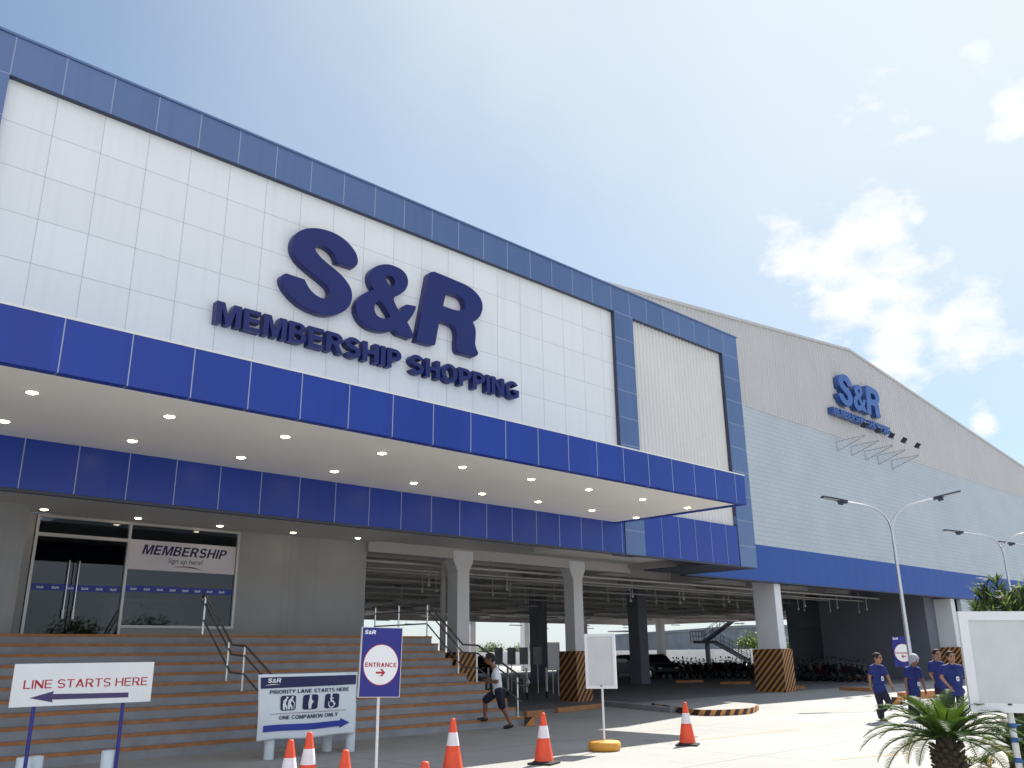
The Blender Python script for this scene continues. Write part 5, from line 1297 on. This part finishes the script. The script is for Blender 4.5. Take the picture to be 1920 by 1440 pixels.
m_ = MB(); q = stair_pt(1328.5, 1205)+bk*.5; m_.box(q.x-.18, q.x+.18, q.y-.18, q.y+.18, 0, q.z, 'stair_steel'); m_.build('stair_post', t)

# slim light fittings hanging under the slab
hl0 = None
hl_lab = 'slim light fitting hanging on two wires below the car park ceiling'
k = 0
for y in (30.5, 35.5, 41, 46.5, 52, 57.5):
    for x in (30, 36.5, 43, 49.5, 58, 64.5, 71):
        if x > 50 and y < 33: continue
        if hl0 is None:
            hl0 = thing('hanging_light', hl_lab, 'hanging light', (x, y, 3.85), 0, 'light fittings hanging in the car park')
            m_ = MB(); m_.box(-.62, .62, -.07, .07, -.03, .03, 'lamp_dark'); m_.prism([(-.62, -.11, -.03), (-.62, .11, -.03), (-.62, .07, .0), (-.62, -.07, .0)], (1.24, 0, 0), 'trim_white'); local(hl0, m_, 'fitting')
            for s in (-.5, .5): m_ = MB(); m_.tube([(s, 0, .03), (s, 0, 1.64)], .008, 'pipe_paint', 5); local(hl0, m_, 'wire')
        else:
            o = copy_tree(hl0); o.location = (x+((k*7) % 5)*.3, y+((k*3) % 4)*.25, 3.85+((k*5) % 4)*.1)
        k += 1

# ================================================================== plants
def cycad(loc, label, size=1.0, trunk_h=.55, nf=46, seed=3, name='sago_palm'):
    rnd = random.Random(seed); t = thing(name, label, 'palm', loc, 0, None)
    m_ = MB()
    prof = [(.125, 0), (.12, trunk_h*.4), (.125, trunk_h*.8), (.09, trunk_h+.07), (.02, trunk_h+.1)]
    m_.lathe([(r*size, z) for r, z in prof], 'trunk', n=20)
    for i in range(150):                                   # old leaf bases wrapped round the stem
        a = i*2.399; z = trunk_h*(i/150); r = .112*size; d = Vector((math.cos(a), math.sin(a), .75)).normalized(); c = Vector((math.cos(a)*r, math.sin(a)*r, z))
        m_.obox(c+d*.03, Vector((-math.sin(a), math.cos(a), 0)), d.cross(Vector((-math.sin(a), math.cos(a), 0))), d, .022*size, .012*size, .04*size, 'trunk')
    local(t, m_, 'trunk')
    for i in range(nf):
        m_ = MB(); f = i/nf; a = i*2.39996 + rnd.uniform(-.2, .2)
        el = R(80-f*78 + rnd.uniform(-5, 5)); L = size*(.56+.27*min(1, f*1.5))*rnd.uniform(.88, 1.08)
        h = Vector((math.cos(a), math.sin(a), 0)); p = Vector((0, 0, trunk_h+.05)) + h*.05; pts = [p.copy()]; n = 22; e = el
        for k in range(n):
            d = h*math.cos(e)+EZ*math.sin(e); p = p+d*(L/n); pts.append(p.copy()); e -= R(2.6+1.2*f)*(.5+1.2*k/n)
        m_.tube(pts[::3]+[pts[-1]], [.010*size*(1-.75*j/len(pts[::3])) for j in range(len(pts[::3])+1)], 'frond', 5, cap=False)
        mm = 'frond_old' if (f > .93 or rnd.random() < .03) else 'frond'
        side = h.cross(EZ).normalized()
        for k in range(2, n+1):
            for sub in (0, .5):
                if k == n and sub: continue
                q = pts[k] if not sub else (pts[k]+pts[k+1])/2
                d = (pts[min(k+1, n)]-pts[k-1]).normalized(); up_ = side.cross(d).normalized()
                u = (k+sub)/n; ll = size*.135*math.sin(math.pi*min(1, .12+u*.86))**.7*rnd.uniform(.85, 1.1)
                for s in (-1, 1):
                    dl = (side*s*.80 + d*.52 + up_*.30*rnd.uniform(.6, 1.3)).normalized(); w_ = d*(.0050*size)
                    mid = q+dl*ll*.55-EZ*.004; tip = q+dl*ll - EZ*ll*.16*rnd.uniform(.5, 1.4)
                    m_.add([q-w_, q+w_, mid+w_*.9, tip, mid-w_*.9], [(0, 1, 2, 3, 4)], mm)
        local(t, m_, 'frond')
    return t
pc = atD(1781, 1440, 8.6); cycad((pc.x, pc.y, 0), 'dark green sago palm with arching fronds in front of the blue shirted workers', .98, (atD(1775, 1378, 8.6)).z-.10, 46, 5)
pc = atD(1912, 1408, 10.6); cycad((pc.x, pc.y, 0), 'second sago palm at the right edge behind the rope-wrapped pole', .8, .40, 38, 11)
def strap_bush(loc, label):
    rnd = random.Random(21); t = thing('oleander_shrub', label, 'shrub', loc)
    m_ = MB(); stems = []
    for i in range(40):
        a = i*2.4; r = .08+.25*math.sqrt(i/40); b = Vector((math.cos(a)*r*.5, math.sin(a)*r*.5, 0)); top = Vector((math.cos(a)*r*1.8, math.sin(a)*r*1.8, 2.66-.75*(r*2)**1.5+rnd.uniform(-.25, .1))); mid = b.lerp(top, .5)+Vector((0, 0, .2))
        m_.tube([b, mid, top], [.02, .014, .007], 'trunk', 5, cap=False); stems.append((b, mid, top))
    local(t, m_, 'stem')
    lf = MB(); fl_ = MB()
    for b, mid, top in stems:
        d = (top-mid).normalized()
        for k in range(95):
            u = rnd.random()**.6; q = mid.lerp(top, u) if rnd.random() < .8 else b.lerp(mid, .5+.5*u); a = rnd.uniform(0, 6.28)
            o = Vector((math.cos(a), math.sin(a), 0)); dl = (o*.75+d*.9+EZ*rnd.uniform(-.2, .35)).normalized(); ll = rnd.uniform(.13, .24); sd_ = dl.cross(EZ).normalized()*.016; n_ = sd_.cross(dl)
            lf.add([q, q+dl*ll*.45+sd_, q+dl*ll-EZ*.02, q+dl*ll*.45-sd_], [(0, 1, 2, 3)], 'leaf' if rnd.random() < .75 else 'leaf_pale')
        if rnd.random() < .5:
            for k in range(5):
                c = top+Vector((rnd.uniform(-.07, .07), rnd.uniform(-.07, .07), rnd.uniform(-.05, .08)))
                for j in range(5): a = j*1.257; e = Vector((math.cos(a), math.sin(a), .3))*.035; fl_.add([c, c+e+Vector((-e.y, e.x, 0))*.5, c+e*1.3, c+e-Vector((-e.y, e.x, 0))*.5], [(0, 1, 2, 3)], 'flower')
    local(t, lf, 'foliage'); local(t, fl_, 'blossom'); return t
pb = atD(1901, 1115, 12.2); strap_bush((pb.x, pb.y, 0), 'tall narrow-leaved green shrub with white blossoms above the large empty board')
# gravelled planting strip with low plants at the lower right
ga_ = [onZ(1730, 1452, 0), onZ(1830, 1423, 0), onZ(1935, 1418, 0), onZ(2100, 1420, 0), onZ(2150, 1560, 0), onZ(1760, 1640, 0)]
m_ = MB(); m_.prism([(p.x, p.y, .003) for p in ga_], (0, 0, .05), 'gravel'); tag(m_.build('planting_bed'), kind='structure')
rnd = random.Random(5)
gm = MB()
for i in range(1500):
    a, b, c = rnd.random(), rnd.random(), rnd.random(); p = ga_[0].lerp(ga_[3], a).lerp(ga_[5].lerp(ga_[4], a), b*.9); s = rnd.uniform(.006, .02)
    o = Vector((p.x, p.y, .052)); rr = [Vector((rnd.uniform(-1, 1), rnd.uniform(-1, 1), rnd.uniform(.2, 1)))*s for _ in range(4)]
    gm.add([o+r_ for r_ in rr], [(0, 1, 2), (0, 2, 3), (0, 3, 1), (1, 3, 2)], 'gravel')
tag(gm.build('gravel'), kind='stuff')
def low_plant(p, label, h, n, seed):
    rnd = random.Random(seed); t = thing('low_plant', label, 'plant', p, 0, 'low plants in the planting bed'); m_ = MB(); lf = MB()
    for i in range(n):
        a = rnd.uniform(0, 6.28); top = Vector((math.cos(a), math.sin(a), 0))*rnd.uniform(.05, .26) + EZ*h*rnd.uniform(.5, 1); m_.tube([(0, 0, 0), top*.6, top], [.008, .005, .003], 'trunk', 4, cap=False)
        for k in range(16):
            q = top*rnd.uniform(.45, 1); b = rnd.uniform(0, 6.28); dl = Vector((math.cos(b), math.sin(b), rnd.uniform(.1, .9))).normalized(); ll = rnd.uniform(.035, .075); sd_ = dl.cross(EZ).normalized()*ll*.3
            lf.add([q, q+dl*ll*.5+sd_, q+dl*ll, q+dl*ll*.5-sd_], [(0, 1, 2, 3)], 'leaf_pale' if rnd.random() < .5 else 'leaf')
    local(t, m_, 'stem'); local(t, lf, 'foliage')
for px, py, h, lb in ((1812, 1440, .16, 'small leafy plant just right of the sago palm trunk'), (1858, 1438, .14, 'small leafy plant between the palm trunk and the rope-wrapped pole'), (1915, 1436, .17, 'small leafy plant right of the rope-wrapped pole')):
    p = onZ(px, py+8, 0); p.z = .05; low_plant(p, lb, h, 9, px)

# ================================================================== beyond the car park
A_ = atD(1402, 1220, 150); A_.z = 0; dw = Vector((math.sin(R(30.8)), math.cos(R(30.8)), 0)); B_ = A_+dw*95; nb = Vector((dw.y, -dw.x, 0))
t = thing('concrete_building', 'stained grey concrete building beyond the far open side of the car park', 'building', tuple(A_.lerp(B_, .5)))
H_ = EYE+(1222-1180)/F_PX*150*1.0
m_ = MB(); m_.prism([A_, B_, B_+nb*25, A_+nb*25], (0, 0, H_), 'far_concrete'); m_.build('wall', t)
m_ = MB(); m_.prism([A_-dw*.4-nb*.4+EZ*H_, B_-nb*.4+EZ*H_, B_+nb*25.4+EZ*H_, A_-dw*.4+nb*25.4+EZ*H_], (0, 0, .45), 'far_concrete'); m_.build('parapet', t)
p = atD(1176, 1188, 190); m_ = MB(); m_.box(p.x-3, p.x+3, p.y-3, p.y+3, H_+.46, p.z+.6, 'far_concrete'); m_.build('stair_tower', t)
A2, B2 = atD(1560, 1222, 118), atD(880, 1227, 128); A2.z = B2.z = 0
t = thing('perimeter_wall', 'low white perimeter wall beyond the parked motorcycles', 'wall', tuple(A2.lerp(B2, .5)))
d2 = (B2-A2).normalized(); L2 = (B2-A2).length
m_ = MB(); m_.bar(A2+EZ*.98, B2+EZ*.98, .2, 1.92, 'far_white'); m_.build('wall_panel', t)
for k in range(0, int(L2/3.2)+1):
    q = A2+d2*min(L2, 3.2*k); m_ = MB(); m_.box(q.x-.14, q.x+.14, q.y-.14, q.y+.14, 0, 1.97, 'far_white'); m_.build('pier', t)
A3, B3 = atD(1475, 1222, 112), atD(1545, 1222, 110); A3.z = B3.z = 0
t = thing('wire_fence', 'thin steel rail fence right of the big striped column, before the trees', 'fence', tuple(A3))
for h in (1.9, 2.6, 3.3): MB().bar(A3+EZ*h, B3+EZ*h, .06, .06, 'galv').build('fence_rail', t)
for k in range(4): q = A3.lerp(B3, k/3); MB().bar(q, q+EZ*3.6, .08, .08, 'galv').build('fence_post', t)
def tree(px, d, top_py, rad, label, seed, airy=1.0, at=None, group='trees beyond the car park'):
    rnd = random.Random(seed); p = atD(px, 1225, d); z = atD(px, top_py, d).z; p.z = 0
    if at: p = Vector((at[0], at[1], 0)); z = at[2]
    t = thing('background_tree', label, 'tree', tuple(p), 0, group); hgt = z
    m_ = MB(); m_.tube([(0, 0, 0), (.1, 0, hgt*.35), (0, .1, hgt*.6)], [.22, .15, .08], 'trunk', 8); cl = []
    for i in range(12):
        a = i*2.4; q = Vector((math.cos(a)*rad*rnd.uniform(.3, .85), math.sin(a)*rad*rnd.uniform(.3, .85), hgt*rnd.uniform(.42, .9))); m_.tube([(0, 0, hgt*.35), q*.6+EZ*hgt*.12, q], [.08, .05, .02], 'trunk', 5); cl.append(q)
    cl.append(Vector((0, 0, hgt*.92))); local(t, m_, 'trunk'); lf = MB()
    for q in cl:
        for k in range(int(150*airy)):
            o = Vector((rnd.gauss(0, 1), rnd.gauss(0, 1), rnd.gauss(0, .75)))*rad*.3; c = q+o; n_ = Vector((rnd.gauss(0, 1), rnd.gauss(0, 1), rnd.gauss(0, 1))).normalized(); u_ = n_.orthogonal().normalized(); v_ = n_.cross(u_); s = rnd.uniform(.12, .28)
            lf.add([c-u_*s, c+v_*s*.5, c+u_*s, c-v_*s*.5], [(0, 1, 2, 3)], 'leaf' if rnd.random() < .7 else 'leaf_pale')
    local(t, lf, 'crown')
for px, d, tp, rad, lb, ar in ((1417, 135, 1196, 2.6, 'green tree showing between the steel stair and the big striped column', 1), (1497, 140, 1203, 2.6, 'green tree right of the big striped column, behind the rail fence', 1), (1522, 170, 1207, 2.2, 'small far tree above the rail fence at the right', .7),
                              (1386, 190, 1174, 1.8, 'thin tree top poking over the grey concrete building', .5), (985, 180, 1212, 2.5, 'far tree between the grey boards', .7), (915, 190, 1214, 3, 'far tree beyond the handrail landing', .7), (1120, 190, 1200, 2.4, 'far tree behind the blank board with yellow base', .7)):
    tree(px, d, tp, rad, lb, int(px))

for i, (x, y, h) in enumerate(((-6, -44, 6.5), (3, -50, 8), (12, -46, 6), (20, -52, 8.5), (29, -47, 7), (38, -53, 8), (47, -48, 6.5), (-16, -50, 8))):  # unseen trees added behind the camera for the entrance glass to mirror
    tree(0, 1, 0, 2.6, 'tree added across the forecourt, seen only as a dark reflection in the entrance glass', 70+i, 1.0, (x, y, h*.68), 'trees added for the entrance glass to mirror')
